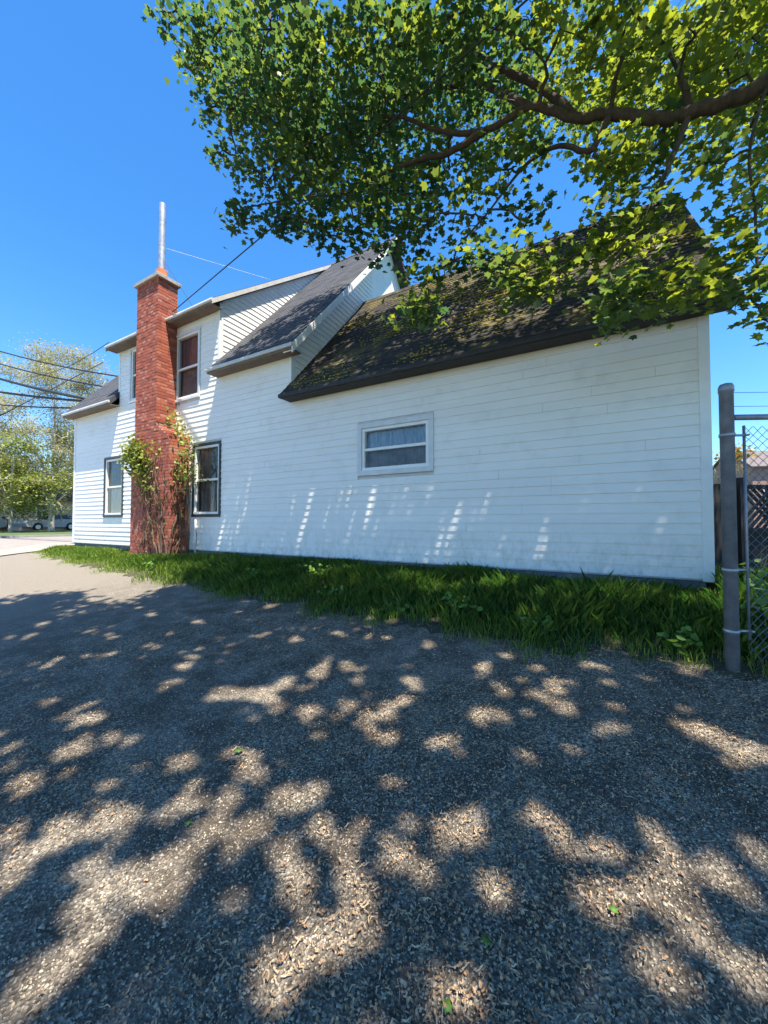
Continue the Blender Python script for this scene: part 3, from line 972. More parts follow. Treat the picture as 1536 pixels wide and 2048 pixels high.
# ------------------------------------------------------------------ the maple over the lot
# foliage lobes: x, y, z, radius
# openings in the crown: a lit spot and the half width of the opening above it
GAPS = [
    (0.5,3.53,0.4,0.035), (0.01,1.94,0.22,0.047), (0.2,1.67,0.19,0.013), (-1.42,1.92,0.22,0.014), (-2.24,0.63,0.07,0.049), (0.06,3.22,0.36,0.039),
    (-1.48,1.18,0.13,0.023), (0.01,1.47,0.17,0.049), (0.26,1.7,0.19,0.039), (-0.55,1.29,0.15,0.015), (-1.47,1.52,0.17,0.03), (0.13,3.81,0.43,0.014),
    (-1.61,0.71,0.08,0.017), (-2.83,1.73,0.2,0.036), (0.08,4.36,0.49,0.047), (-0.04,3.16,0.36,0.019), (-0.63,1.94,0.22,0.022), (-1.86,0.94,0.11,0.038),
    (0.16,3.7,0.42,0.039), (-6.45,2.28,0.26,0.019), (0.03,2.4,0.27,0.035), (-0.62,1.84,0.21,0.024), (-0.37,4.45,0.5,0.026), (-5.79,1.91,0.22,0.046),
    (-0.49,1.55,0.18,0.035), (-0.57,1.5,0.17,0.036), (-1.0,1.88,0.21,0.034), (-1.46,1.36,0.15,0.027), (-0.48,2.34,0.26,0.04), (-0.56,4.29,0.49,0.042),
    (0.6,3.38,0.38,0.04), (0.28,2.64,0.3,0.017), (-0.12,1.64,0.19,0.024), (-1.7,1.02,0.12,0.032), (-5.54,1.57,0.18,0.02), (-0.72,2.0,0.23,0.032),
    (-2.13,1.96,0.22,0.031), (-0.76,1.96,0.22,0.039), (0.62,2.17,0.24,0.031), (1.26,4.59,0.52,0.048), (-1.14,2.05,0.23,0.044), (-0.45,1.51,0.17,0.026),
    (-0.74,1.75,0.2,0.021), (-0.04,3.94,0.45,0.017), (-1.46,1.05,0.12,0.03), (-5.34,1.63,0.18,0.033), (-4.21,1.43,0.16,0.02), (-0.52,3.81,0.43,0.026),
    (-0.83,1.19,0.13,0.027), (-3.14,1.4,0.16,0.026), (-1.39,3.58,0.4,0.028), (-0.53,2.59,0.29,0.048), (-1.09,1.11,0.13,0.025), (-1.2,1.39,0.16,0.032),
    (0.39,1.81,0.2,0.023), (-1.58,1.37,0.15,0.042), (-1.75,0.73,0.08,0.025), (-3.95,1.8,0.2,0.042), (-3.93,2.66,0.3,0.035), (0.69,3.5,0.39,0.031),
    (-0.95,1.06,0.12,0.045), (-0.68,1.14,0.13,0.02), (-1.36,1.69,0.19,0.041), (-0.3,2.66,0.3,0.048), (0.52,1.93,0.22,0.029), (0.25,3.52,0.4,0.019),
    (-2.09,0.76,0.09,0.049), (-1.53,1.21,0.14,0.022), (0.01,3.9,0.44,0.032), (0.04,1.51,0.17,0.038), (-0.38,2.67,0.3,0.018), (0.24,4.41,0.5,0.04),
    (-3.75,3.08,0.35,0.018), (-1.26,2.66,0.3,0.017), (-1.31,1.14,0.13,0.04), (-1.53,2.32,0.26,0.05), (-0.86,1.63,0.18,0.044), (-0.93,1.72,0.19,0.029),
    (0.18,1.93,0.22,0.029), (0.32,3.68,0.42,0.025), (-0.65,3.84,0.43,0.047), (-1.96,0.59,0.07,0.023), (0.59,3.48,0.39,0.042), (-1.07,2.25,0.25,0.033),
    (0.53,1.86,0.21,0.024), (-1.35,0.88,0.1,0.017), (-2.46,0.92,0.1,0.019), (-2.81,0.79,0.09,0.016), (-1.72,1.08,0.12,0.048), (-1.38,1.99,0.22,0.014),
    (-1.69,3.09,0.35,0.033), (-4.11,1.63,0.18,0.045), (-1.27,1.15,0.13,0.037), (-3.12,1.27,0.14,0.032), (-1.86,3.02,0.34,0.024), (-0.09,2.21,0.25,0.028),
    (-1.41,2.04,0.23,0.031), (-0.55,1.33,0.15,0.013), (-1.15,3.92,0.44,0.015), (0.59,2.42,0.27,0.031), (0.1,2.49,0.28,0.045), (0.25,1.6,0.18,0.014),
    (-2.5,2.76,0.31,0.039), (-0.73,2.73,0.31,0.017), (-1.84,3.48,0.39,0.041), (-2.1,3.49,0.39,0.041), (-2.22,1.5,0.17,0.039), (-2.52,2.71,0.31,0.033),
    (-0.1,1.61,0.18,0.019), (-1.14,1.41,0.16,0.016), (-2.02,0.62,0.07,0.026), (0.2,1.82,0.21,0.038), (1.14,4.13,0.47,0.03), (-3.88,2.32,0.26,0.023),
    (-2.91,2.66,0.3,0.032), (0.43,2.68,0.3,0.018), (-1.98,0.91,0.1,0.025), (-2.02,0.72,0.08,0.048), (-1.29,3.93,0.44,0.021), (-0.22,1.78,0.2,0.015),
    (1.23,4.57,0.52,0.05), (-0.61,2.33,0.26,0.043), (0.24,4.31,0.49,0.019), (0.39,1.74,0.2,0.044), (-3.27,0.89,0.1,0.023), (-1.41,3.64,0.41,0.041),
    (-4.15,1.68,0.19,0.021), (0.55,3.34,0.38,0.022), (-2.1,1.84,0.21,0.032), (-0.6,2.66,0.3,0.038), (-0.36,2.43,0.27,0.021), (0.12,2.71,0.31,0.028),
    (-0.9,1.24,0.14,0.04), (0.96,4.64,0.52,0.023), (-1.92,2.4,0.27,0.045), (-5.43,1.71,0.19,0.046), (-1.63,0.66,0.07,0.03), (0.41,2.13,0.24,0.036),
    (-1.52,1.15,0.13,0.021), (-4.42,1.41,0.16,0.028), (-3.45,1.18,0.13,0.032), (-0.29,2.04,0.23,0.013), (0.15,4.55,0.51,0.031), (-3.49,1.2,0.14,0.017),
    (0.24,1.72,0.19,0.021), (-2.63,1.02,0.12,0.035), (-0.61,3.14,0.35,0.045), (-4.3,1.53,0.17,0.048), (-3.8,2.05,0.23,0.04), (-1.61,1.13,0.13,0.014),
    (-1.35,1.1,0.12,0.036), (-0.68,1.44,0.16,0.016), (-3.67,2.09,0.24,0.018), (-1.75,1.17,0.13,0.026), (0.34,3.78,0.43,0.029), (0.09,2.99,0.34,0.037),
    (-0.23,1.7,0.19,0.015), (0.1,3.57,0.4,0.014), (-2.15,0.97,0.11,0.019), (-0.32,2.06,0.23,0.023), (1.23,4.64,0.52,0.042), (-1.05,1.87,0.21,0.043),
    (-0.87,1.37,0.16,0.017), (-1.07,1.11,0.13,0.02), (0.26,2.13,0.24,0.027), (-0.16,2.9,0.33,0.024), (-0.53,2.31,0.26,0.02), (-1.82,1.82,0.21,0.022),
    (-3.14,2.09,0.24,0.044), (-2.86,0.85,0.1,0.027), (0.43,4.07,0.46,0.016), (0.38,2.17,0.24,0.038), (-0.49,1.83,0.21,0.022), (-0.25,4.19,0.47,0.025),
    (-1.8,2.16,0.24,0.013), (-3.03,0.87,0.1,0.038), (-1.12,2.17,0.25,0.02), (-1.28,1.33,0.15,0.045), (-1.17,1.34,0.15,0.012), (-2.33,1.48,0.17,0.041),
    (0.34,3.3,0.37,0.016), (0.1,1.96,0.22,0.039), (-1.59,0.74,0.08,0.042), (-0.44,2.81,0.32,0.027), (-0.19,2.21,0.25,0.013), (0.47,2.85,0.32,0.022),
    (0.36,4.73,0.53,0.038), (-3.04,1.96,0.22,0.041), (-0.81,1.15,0.13,0.041), (0.19,1.69,0.19,0.032), (-1.41,0.82,0.09,0.03), (-1.38,0.81,0.09,0.025),
    (-1.44,0.81,0.09,0.029), (-1.52,0.77,0.09,0.025), (-1.5,0.89,0.1,0.025), (-1.49,0.88,0.1,0.025), (-1.45,0.91,0.1,0.025), (-1.46,0.93,0.11,0.025),
    (-1.5,0.63,0.07,0.025), (-1.46,0.65,0.07,0.025), (-1.51,0.63,0.07,0.025), (-1.49,0.64,0.07,0.025), (-1.51,0.52,0.06,0.025), (-1.44,0.53,0.06,0.025),
    (-1.45,0.54,0.06,0.025), (-1.46,0.54,0.06,0.025), (-1.48,0.47,0.05,0.025), (-1.45,0.47,0.05,0.025), (-1.49,0.46,0.05,0.025), (-1.49,0.44,0.05,0.025),
    (-3.11,1.18,0.13,0.052), (-2.97,1.21,0.14,0.049), (-2.89,1.24,0.14,0.051), (-2.97,1.26,0.14,0.03), (-3.09,1.46,0.16,0.025), (-3.03,1.41,0.16,0.033),
    (-3.11,1.39,0.16,0.025), (-3.08,1.42,0.16,0.03), (-2.37,1.73,0.2,0.045), (-2.42,1.82,0.21,0.037), (-2.32,1.82,0.21,0.044), (-2.26,1.8,0.2,0.043),
    (-2.87,1.69,0.19,0.043), (-2.82,1.72,0.19,0.025), (-2.86,1.74,0.2,0.039), (-2.85,1.71,0.19,0.039), (-2.61,1.06,0.12,0.034), (-2.7,0.99,0.11,0.047),
    (-2.72,1.12,0.13,0.028), (-2.61,1.03,0.12,0.049), (-2.53,1.18,0.13,0.034), (-2.51,1.17,0.13,0.029), (-2.61,1.2,0.14,0.028), (-2.41,1.22,0.14,0.036),
    (-2.15,1.91,0.22,0.041), (-2.15,1.87,0.21,0.044), (-1.98,1.86,0.21,0.029), (-2.12,1.88,0.21,0.038), (-2.04,2.14,0.24,0.038), (-2.02,2.07,0.23,0.038),
    (-2.02,1.94,0.22,0.037), (-2.02,1.95,0.22,0.025), (-1.55,1.91,0.22,0.025), (-1.66,1.89,0.21,0.027), (-1.57,1.89,0.21,0.025), (-1.59,1.84,0.21,0.025),
    (-0.77,0.97,0.11,0.025), (-0.77,0.98,0.11,0.025), (-0.72,0.95,0.11,0.025), (-0.81,0.95,0.11,0.025), (-0.71,1.04,0.12,0.025), (-0.68,1.03,0.12,0.025),
    (-0.71,1.04,0.12,0.025), (-0.72,1.06,0.12,0.025), (-0.83,0.83,0.09,0.025), (-0.79,0.84,0.09,0.025), (-0.85,0.82,0.09,0.025), (-0.84,0.84,0.1,0.025),
    (-1.13,2.47,0.28,0.03), (-1.19,2.49,0.28,0.031), (-1.07,2.41,0.27,0.025), (-1.15,2.46,0.28,0.025), (-0.18,2.63,0.3,0.03), (-0.34,2.63,0.3,0.032),
    (-0.21,2.76,0.31,0.047), (-0.25,2.85,0.32,0.043), (-0.17,2.55,0.29,0.034), (-0.14,2.63,0.3,0.025), (-0.15,2.55,0.29,0.025), (-0.16,2.64,0.3,0.034),
    (-0.71,2.83,0.32,0.025), (-0.72,2.93,0.33,0.028), (-0.72,2.91,0.33,0.031), (-0.77,2.88,0.33,0.025), (-0.4,3.01,0.34,0.025), (-0.36,3.01,0.34,0.025),
    (-0.35,3.05,0.34,0.025), (-0.34,3.02,0.34,0.025), (-0.62,2.34,0.26,0.025), (-0.61,2.27,0.26,0.027), (-0.56,2.34,0.26,0.025), (-0.58,2.32,0.26,0.027),
    (0.55,2.56,0.29,0.033), (0.55,2.69,0.3,0.033), (0.59,2.64,0.3,0.026), (0.6,2.56,0.29,0.029), (0.69,2.6,0.29,0.041), (0.72,2.56,0.29,0.04),
    (0.72,2.52,0.28,0.038), (0.69,2.5,0.28,0.025), (0.43,2.61,0.3,0.025), (0.49,2.58,0.29,0.025), (0.48,2.64,0.3,0.025), (0.52,2.66,0.3,0.025),
    (0.19,1.38,0.16,0.025), (0.2,1.37,0.15,0.025), (0.15,1.34,0.15,0.025), (0.15,1.38,0.16,0.025), (0.26,1.48,0.17,0.025), (0.26,1.48,0.17,0.025),
    (0.3,1.51,0.17,0.025), (0.29,1.49,0.17,0.025), (0.41,1.47,0.17,0.025), (0.39,1.44,0.16,0.025), (0.36,1.44,0.16,0.025), (0.38,1.45,0.16,0.025),
    (0.16,1.54,0.17,0.025), (0.13,1.55,0.18,0.025), (0.15,1.56,0.18,0.025), (0.18,1.57,0.18,0.025), (0.21,1.65,0.19,0.025), (0.25,1.63,0.18,0.025),
    (0.24,1.62,0.18,0.025), (0.18,1.61,0.18,0.025), (-0.3,1.33,0.15,0.025), (-0.3,1.37,0.15,0.025), (-0.32,1.36,0.15,0.026), (-0.28,1.36,0.15,0.025),
    (-0.49,1.57,0.18,0.025), (-0.48,1.57,0.18,0.025), (-0.48,1.57,0.18,0.025), (-0.46,1.61,0.18,0.025), (-0.17,1.71,0.19,0.025), (-0.17,1.71,0.19,0.025),
    (-0.17,1.72,0.19,0.025), (-0.15,1.7,0.19,0.025), (-0.69,1.28,0.14,0.025), (-0.63,1.33,0.15,0.025), (-0.72,1.33,0.15,0.025), (-0.68,1.3,0.15,0.025),
    (-1.19,1.99,0.22,0.025), (-1.21,1.92,0.22,0.025), (-1.27,2.01,0.23,0.025), (-1.19,2.0,0.23,0.025), (-1.88,0.86,0.1,0.025), (-1.88,0.84,0.09,0.025),
    (-1.9,0.84,0.09,0.025), (-1.95,0.83,0.09,0.025), (-2.52,0.8,0.09,0.025), (-2.54,0.8,0.09,0.025), (-2.59,0.84,0.09,0.025), (-2.62,0.79,0.09,0.027),
    (-1.62,2.49,0.28,0.033), (-1.72,2.51,0.28,0.026), (-1.74,2.53,0.29,0.025), (-1.73,2.43,0.27,0.027), (-1.91,2.34,0.26,0.031), (-1.88,2.25,0.25,0.025),
    (-1.83,2.3,0.26,0.033), (-1.94,2.32,0.26,0.029), (-3.54,3.35,0.38,0.025), (-3.59,3.39,0.38,0.025), (-3.49,3.43,0.39,0.025), (-3.51,3.34,0.38,0.027),
    (-4.8,2.63,0.3,0.035), (-4.68,2.6,0.29,0.027), (-4.7,2.59,0.29,0.028), (-4.94,2.7,0.31,0.025), (-5.21,2.72,0.31,0.025), (-5.23,2.72,0.31,0.025),
    (-5.24,2.73,0.31,0.025), (-5.25,2.73,0.31,0.025), (-4.52,2.06,0.23,0.025), (-4.38,2.01,0.23,0.025), (-4.4,2.05,0.23,0.029), (-4.55,2.07,0.23,0.031),
    (-1.93,1.26,0.14,0.025), (-1.9,1.25,0.14,0.025), (-1.96,1.26,0.14,0.025), (-1.93,1.22,0.14,0.025), (-1.64,1.44,0.16,0.027), (-1.75,1.42,0.16,0.027),
    (-1.63,1.45,0.16,0.025), (-1.77,1.42,0.16,0.025), (0.01,1.66,0.19,0.025), (0.06,1.69,0.19,0.025), (0.01,1.68,0.19,0.025), (0.03,1.69,0.19,0.025),
    (-0.32,1.05,0.12,0.025), (-0.34,1.03,0.12,0.025), (-0.32,1.04,0.12,0.025), (-0.33,1.05,0.12,0.025), (-1.05,1.31,0.15,0.025), (-1.05,1.26,0.14,0.025),
    (-1.04,1.27,0.14,0.025), (-1.03,1.3,0.15,0.025), (0.32,3.21,0.36,0.025), (0.33,3.17,0.36,0.025), (0.33,3.25,0.37,0.025), (0.29,3.19,0.36,0.025),
    (-0.0,3.22,0.36,0.025), (-0.05,3.2,0.36,0.025), (-0.02,3.23,0.36,0.025), (-0.01,3.22,0.36,0.025), (-1.28,3.12,0.35,0.025), (-1.27,3.05,0.35,0.025),
    (-1.26,3.09,0.35,0.025), (-1.31,3.15,0.36,0.025), (-2.17,2.98,0.34,0.025), (-2.21,3.01,0.34,0.025), (-2.15,2.98,0.34,0.025), (-2.12,2.97,0.34,0.025),
    (-4.85,5.48,1.38,0.035), (-4.66,5.48,1.96,0.03), (-5.13,5.48,1.78,0.02), (-5.85,5.48,1.79,0.018), (-3.27,5.48,1.95,0.03), (-3.36,5.48,1.65,0.03),
    (-1.86,5.48,1.4,0.02), (-2.06,5.48,1.12,0.02), (-2.14,5.48,2.34,0.03), (-1.07,5.48,1.76,0.02), (-3.76,5.48,2.01,0.02), (-1.32,5.48,1.77,0.02),
    (-0.58,5.48,1.2,0.03), (-7.3,5.48,1.15,0.03), (0.04,6.52,5.37,0.16), (0.43,6.48,5.33,0.13), (-0.29,6.0,4.8,0.1), (-0.6,5.66,4.41,0.08),
    (0.99,6.96,5.87,0.1), (1.25,5.97,4.76,0.12), (1.48,7.26,6.21,0.08), (-2.12,6.19,5.01,0.06), (-4.95,7.2,6.14,0.05), (-4.91,6.03,4.83,0.05),
    (-4.33,6.29,5.13,0.06), (-4.01,6.99,5.9,0.06),
]
LOBES = [
    (-5.05,3.15,8.85,0.33), (-4.88,3.48,8.82,0.53), (-3.85,3.6,8.51,0.63), (-5.5,3.93,8.93,0.53), (-4.21,3.75,8.09,0.67), (-3.11,3.8,7.96,0.68),
    (-3.5,4.05,7.68,0.73), (-5.1,4.39,8.38,0.6), (-3.84,4.11,7.08,0.68), (-5.12,4.07,7.56,0.29), (-2.94,4.27,6.85,0.65), (-4.21,3.91,6.59,0.47),
    (-3.52,4.08,6.18,0.62), (-4.27,3.56,5.92,0.23), (-3.75,3.74,5.69,0.17), (-2.87,4.23,5.76,0.6), (-2.91,4.1,5.3,0.28), (-2.37,4.28,5.8,0.54),
    (-2.22,4.27,5.05,0.43), (-1.79,4.19,4.36,0.29), (-2.32,4.04,7.25,0.65), (-2.0,5.18,8.3,0.77), (-2.31,4.02,7.96,0.65), (-1.49,4.03,7.42,0.6),
    (-0.83,4.19,7.03,0.63), (-1.05,5.28,7.72,0.64), (-1.74,5.1,6.65,0.55), (-1.68,4.33,5.35,0.48), (-1.26,4.45,5.26,0.37), (-0.91,4.52,5.73,0.37),
    (-1.4,4.28,4.63,0.33), (-0.69,4.55,5.04,0.24), (-0.56,4.41,4.48,0.35), (-0.81,4.28,4.22,0.3), (-0.43,4.38,4.1,0.24), (-0.51,4.51,5.83,0.29),
    (-0.22,4.3,6.77,0.6), (0.37,4.41,6.5,0.62), (0.99,4.54,6.29,0.58), (1.77,5.68,7.08,0.63), (0.07,5.44,7.4,0.59), (0.85,5.74,7.31,0.64),
    (1.42,5.54,6.67,0.52), (0.23,4.6,5.28,0.39), (0.69,5.41,5.85,0.46), (0.24,4.51,4.68,0.4), (0.62,4.61,4.65,0.25), (0.08,4.54,4.47,0.34),
    (0.39,4.49,4.16,0.32), (0.21,4.18,3.66,0.23), (0.66,4.43,3.8,0.25), (0.87,4.43,3.62,0.14), (1.17,4.67,4.92,0.37), (1.6,5.48,5.8,0.44),
    (1.31,4.66,4.4,0.36), (1.41,4.61,3.86,0.3), (1.31,4.57,3.53,0.22), (1.43,4.64,3.3,0.17), (1.21,4.61,4.02,0.18), (-2.05,6.06,9.74,1.06),
    (-0.14,6.92,9.06,1.19), (1.28,7.39,8.29,1.14), (-3.65,5.29,9.42,1.07), (-1.26,6.31,8.21,0.68), (-4.76,5.81,9.6,1.03), (-3.85,6.11,8.69,1.0),
    (-4.88,4.81,9.94,0.83), (-2.81,6.01,8.74,0.92), (-5.36,4.32,9.78,0.63), (-2.9,5.78,7.01,0.63), (0.59,7.24,8.02,0.76), (2.04,6.91,7.94,0.84),
    (-5.3,3.01,8.89,0.31), (-5.46,3.49,8.86,0.27), (-0.88,4.35,4.49,0.32), (-0.26,4.47,4.24,0.28), (0.45,4.31,3.66,0.21), (0.27,4.1,3.38,0.1),
    (0.64,4.31,3.52,0.12), (-0.6,4.29,3.99,0.2), (-4.21,4.46,7.5,0.66), (-3.83,4.68,7.29,0.66), (-4.61,4.33,8.18,0.59), (-5.05,4.29,9.01,0.61),
    (-3.34,4.84,7.2,0.65), (-5.41,4.21,8.82,0.4), (-4.45,3.57,5.82,0.19), (-4.8,3.57,7.08,0.23), (-5.35,3.55,8.82,0.29), (-5.13,3.59,7.95,0.24),
    (-3.15,3.97,5.4,0.23), (-3.52,3.87,5.66,0.18), (-1.89,4.03,4.02,0.15), (-1.64,4.05,3.94,0.12),
]
LIMBS = [
    [(1.79,4.88,5.82), (1.56,4.87,5.73), (1.17,4.88,5.72), (0.71,4.85,5.81), (0.25,4.82,6.09), (-0.1,4.79,6.2), (-0.58,4.68,6.49), (-1.11,4.62,6.42), (-1.68,4.53,6.63), (-2.29,4.4,7.04), (-2.94,4.26,7.14), (-3.64,4.1,7.05)],
    [(-0.1,4.79,6.2), (-0.43,4.87,6.82), (-0.97,4.9,7.44), (-1.64,4.84,8.19), (-2.34,4.67,8.41), (-3.09,4.48,8.59), (-3.82,4.18,9.03), (-4.49,3.8,9.03)],
    [(-1.11,4.62,6.42), (-1.48,4.53,6.27), (-1.91,4.4,6.24), (-2.43,4.23,6.14), (-2.9,4.09,5.99), (-3.58,3.94,6.1), (-4.08,3.66,5.99)],
    [(0.97,4.88,5.77), (0.82,4.75,5.32), (0.71,4.65,5.01), (0.53,4.56,4.6), (0.25,4.36,4.1)],
    [(0.25,4.82,6.09), (0.05,4.72,5.67), (-0.26,4.66,5.83), (-0.63,4.57,5.69), (-1.02,4.47,5.24), (-1.4,4.28,4.76)],
    [(0.97,4.88,5.77), (0.86,4.92,6.44), (0.55,4.84,7.01), (0.18,4.84,7.87)],
    [(-0.58,4.68,6.49), (-1.37,5.12,7.71), (-2.47,5.29,8.37), (-3.77,5.46,9.02), (-4.71,5.16,9.15)],
    [(1.56,4.87,5.73), (1.36,4.67,4.97), (1.38,4.64,4.31), (1.37,4.6,3.67)],
]
OVER_GAP = 0.82
PER_LOBE = 48
TRUNK = (5.0, 3.2)
LIMBS = [
    [(5.0, 3.2, 3.0), (3.7, 4.15, 4.6), (2.6, 4.7, 5.55)] + LIMBS[0],
] + LIMBS[1:] + [
    [(5.0, 3.2, 3.0), (3.6, 1.9, 5.2), (1.6, 0.7, 6.9), (-0.7, 0.1, 7.9), (-2.9, 0.5, 8.5), (-4.4, 0.9, 8.8)],
    [(5.0, 3.2, 3.0), (4.5, 0.9, 5.4), (3.2, -1.1, 7.2), (1.5, -2.3, 8.2), (-0.5, -2.8, 8.8)],
    [(5.0, 3.2, 3.0), (5.2, 3.4, 6.0), (5.0, 3.8, 8.5), (4.2, 4.6, 10.2)],
    [(5.1, 3.3, 4.6), (6.4, 2.2, 6.4), (7.5, 1.0, 7.8)],
    [(3.6, 1.9, 5.2), (1.9, 2.2, 7.1), (-0.5, 2.3, 8.5), (-2.8, 2.3, 9.1)],
]
# lobes overhead and behind the camera, whose shade falls on the lot
rl = random.Random(21)
OVER = []
for _ in range(4000):
    x, y = rl.uniform(-5.0, 7.0), rl.uniform(-2.6, 2.6)
    z = rl.uniform(7.6, 9.6)
    if (x < -3.0 and y > 0.9) or (x < -4.2 and y < -1.5): continue
    if all((x - a) ** 2 + (y - b) ** 2 + (z - c_) ** 2 > OVER_GAP ** 2 for a, b, c_, _r in OVER):
        OVER.append((x, y, z, rl.uniform(.5, .8)))
for _ in range(600):
    x, y, z = rl.uniform(2.4, 7.5), rl.uniform(2.4, 9.0), rl.uniform(6.8, 10)
    if all((x - a) ** 2 + (y - b) ** 2 + (z - c_) ** 2 > 1.25 ** 2 for a, b, c_, _r in OVER):
        OVER.append((x, y, z, rl.uniform(.5, .8)))

# dense lobes added high up, out of view, to shade the wall
for k in range(14):
    OVER.append((-4.0 + k * .58, 3.95 + .14 * (k % 2), 10.0 + .3 * ((k * 2) % 3), .62))


def grow_tree(name, base, limbs, lobes, trunk_pts, trunk_rad, leafmat, barkmat, label, cat, group=None,
              per=34, nleaf=13, lsize=(.055, .105), limb_r=(.15, .02), seed=1, leaf_shape='maple', twig_r=.006, spread=.16, shell=.35, gaps=None, per_low=None, tone0=.45, tone_x=0):
    g = np.random.default_rng(seed)
    per_low = per_low or per
    root = empty(name, base, label, cat, group)
    tb = MB()
    tb.tube(trunk_pts, trunk_rad, 14)
    tb.build('trunk', M[barkmat], root, True)
    nodes, nrad = [], []
    lb = MB()
    for li, L in enumerate(limbs):
        # catmull-rom resample
        P = [Vector(p) for p in L]
        P = [P[0] * 2 - P[1]] + P + [P[-1] * 2 - P[-2]]
        pts = []
        for i in range(1, len(P) - 2):
            for t in np.linspace(0, 1, 6)[:-1]:
                a, b, c_, d = P[i - 1], P[i], P[i + 1], P[i + 2]
                pts.append(0.5 * (2 * b + (c_ - a) * t + (2 * a - 5 * b + 4 * c_ - d) * t * t + (3 * b - a - 3 * c_ + d) * t ** 3))
        pts.append(P[-2])
        n = len(pts)
        r0 = limb_r[0] if not isinstance(limb_r[0], (list, tuple)) else limb_r[0][li]
        rad = [max(limb_r[1], r0 * (1 - i / (n - 1)) ** .8) for i in range(n)]
        pts = [p + Vector(g.normal(size=3)) * min(.02, rad[i] * .12) for i, p in enumerate(pts)]
        pb = MB().tube(pts, rad, 10 if r0 > .08 else 7)
        pb.build('limb', M[barkmat], root, True)
        nodes += [tuple(p) for p in pts]
        nrad += rad
    nodes = np.array(nodes)
    nrad = np.array(nrad)
    tw = MB()

    def attach(target, r_end, steps, sag):
        nonlocal nodes, nrad
        d = ((nodes - target) ** 2).sum(1)
        i = int(np.argmin(d))
        a = Vector(nodes[i])
        b = Vector(target)
        ln = (b - a).length
        if ln < .02: return
        pts = []
        for t in np.linspace(0, 1, steps):
            p = a.lerp(b, t) + Vector((0, 0, sag * ln * math.sin(math.pi * t))) + Vector(g.normal(size=3)) * (.05 * ln * math.sin(math.pi * t))
            pts.append(p)
        ra = min(nrad[i] * .7, r_end * 2.2 + .004 * ln)
        rad = [max(r_end, ra + (r_end - ra) * k / (steps - 1)) for k in range(steps)]
        tw.tube(pts, rad, 5 if steps > 4 else 3, cap=False)
        nodes = np.vstack([nodes, np.array([tuple(p) for p in pts[1:]])])
        nrad = np.concatenate([nrad, rad[1:]])

    order = sorted(lobes, key=lambda l: ((nodes - np.array(l[:3])) ** 2).sum(1).min())
    for l in order: attach(np.array(l[:3]), twig_r * 2, 6, .12)
    leaves, tones, lo_leaves, lo_tones = [], [], [], []
    sh_lo = np.array([(0, -.52), (.42, -.2), (.40, .2), (0, .52), (-.40, .2), (-.42, -.2)])
    if leaf_shape == 'maple':
        sh = np.array([(0, -.5), (.2, -.38), (.48, -.34), (.36, -.1), (.5, .16), (.2, .16), (0, .52), (-.2, .16), (-.5, .16), (-.36, -.1), (-.48, -.34), (-.2, -.38)])
    else:
        sh = np.array([(0, -.5), (.3, -.2), (.3, .15), (0, .5), (-.3, .15), (-.3, -.2)])
    for (lx, ly, lz, lr) in order:
        over = lz > 7.55 and ly < 2.7 and leaf_shape == 'maple'
        nc = max(6, int((per if over else per_low * (2.0 if ly > 5 else 1.6 if lz > 9.9 else 1)) * (lr / .6) ** 1.8))
        dv = g.normal(size=(nc, 3))
        dv /= np.linalg.norm(dv, axis=1)[:, None]
        rr = lr * (1 if over or leaf_shape != 'maple' or lz > 9.9 or ly > 5 else .84) * (shell + (1 - shell) * g.random(nc)) ** .7
        cs = np.array([lx, ly, lz]) + dv * rr[:, None] * np.array([1.08, 1.08, .85])
        ltone = g.normal(0, .12) + tone_x * float(smooth(-3.5, 2.0, lx))  # leaf colour painted yellower towards the right, as if sunlit
        for c_ in cs:
            attach(c_, twig_r * .6, 3, .06)
            m_ = max(3, int(g.normal(nleaf, 2.5)))
            ctr = c_ + g.normal(size=(m_, 3)) * spread * np.array([1, 1, .7])
            sz = g.uniform(*lsize, m_) * (1.1 if over else 1)
            shp = sh_lo if over else sh
            yaw = g.uniform(0, 2 * math.pi, m_)
            tilt = np.abs(g.normal(.2, .62, m_))
            td = g.uniform(0, 2 * math.pi, m_)
            nrm = np.stack([np.sin(tilt) * np.cos(td), np.sin(tilt) * np.sin(td), np.cos(tilt)], 1)
            u = np.stack([np.cos(yaw), np.sin(yaw), np.zeros(m_)], 1)
            u -= nrm * (u * nrm).sum(1)[:, None]
            u /= np.linalg.norm(u, axis=1)[:, None]
            w_ = np.cross(nrm, u)
            fold = g.uniform(.0, .5, m_)
            pts = ctr[:, None, :] + sz[:, None, None] * (shp[None, :, 0, None] * u[:, None, :] + shp[None, :, 1, None] * w_[:, None, :]
                  - (fold[:, None] * (np.abs(shp[:, 0])[None] ** 1.3 + .3 * shp[:, 1][None] ** 2))[:, :, None] * nrm[:, None, :])
            (lo_leaves if over else leaves).append(pts)
            (lo_tones if over else tones).append(np.clip(g.normal(tone0 + ltone, .2, m_), 0, 1))
    tg = tw.build('twigs', M[barkmat], root, True)
    tag(tg, kind='stuff')
    total = 0
    for LV, TN in ((leaves, tones), (lo_leaves, lo_tones)):
        if not LV: continue
        lv, tn = np.concatenate(LV), np.concatenate(TN)
        if gaps:
            ctr = lv.mean(1)
            sun_ = np.array(SUN)
            ok = np.ones(len(lv), bool)
            for (qx, qy, qz, qr) in gaps:
                dlt = ctr - np.array((qx, qy, qz))
                along = dlt @ sun_
                off = np.linalg.norm(dlt - along[:, None] * sun_, axis=1)
                ok &= (off > qr + .035 + .25 * qr * g.normal(size=len(lv))) | (along < 0)
            lv, tn = lv[ok], tn[ok]
        me = fast_mesh('crown', lv - np.array(base), lv.shape[1], M[leafmat], uvw=tn)
        tag(link('crown', me, root, base), kind='stuff')
        total += len(lv)
    return root, total


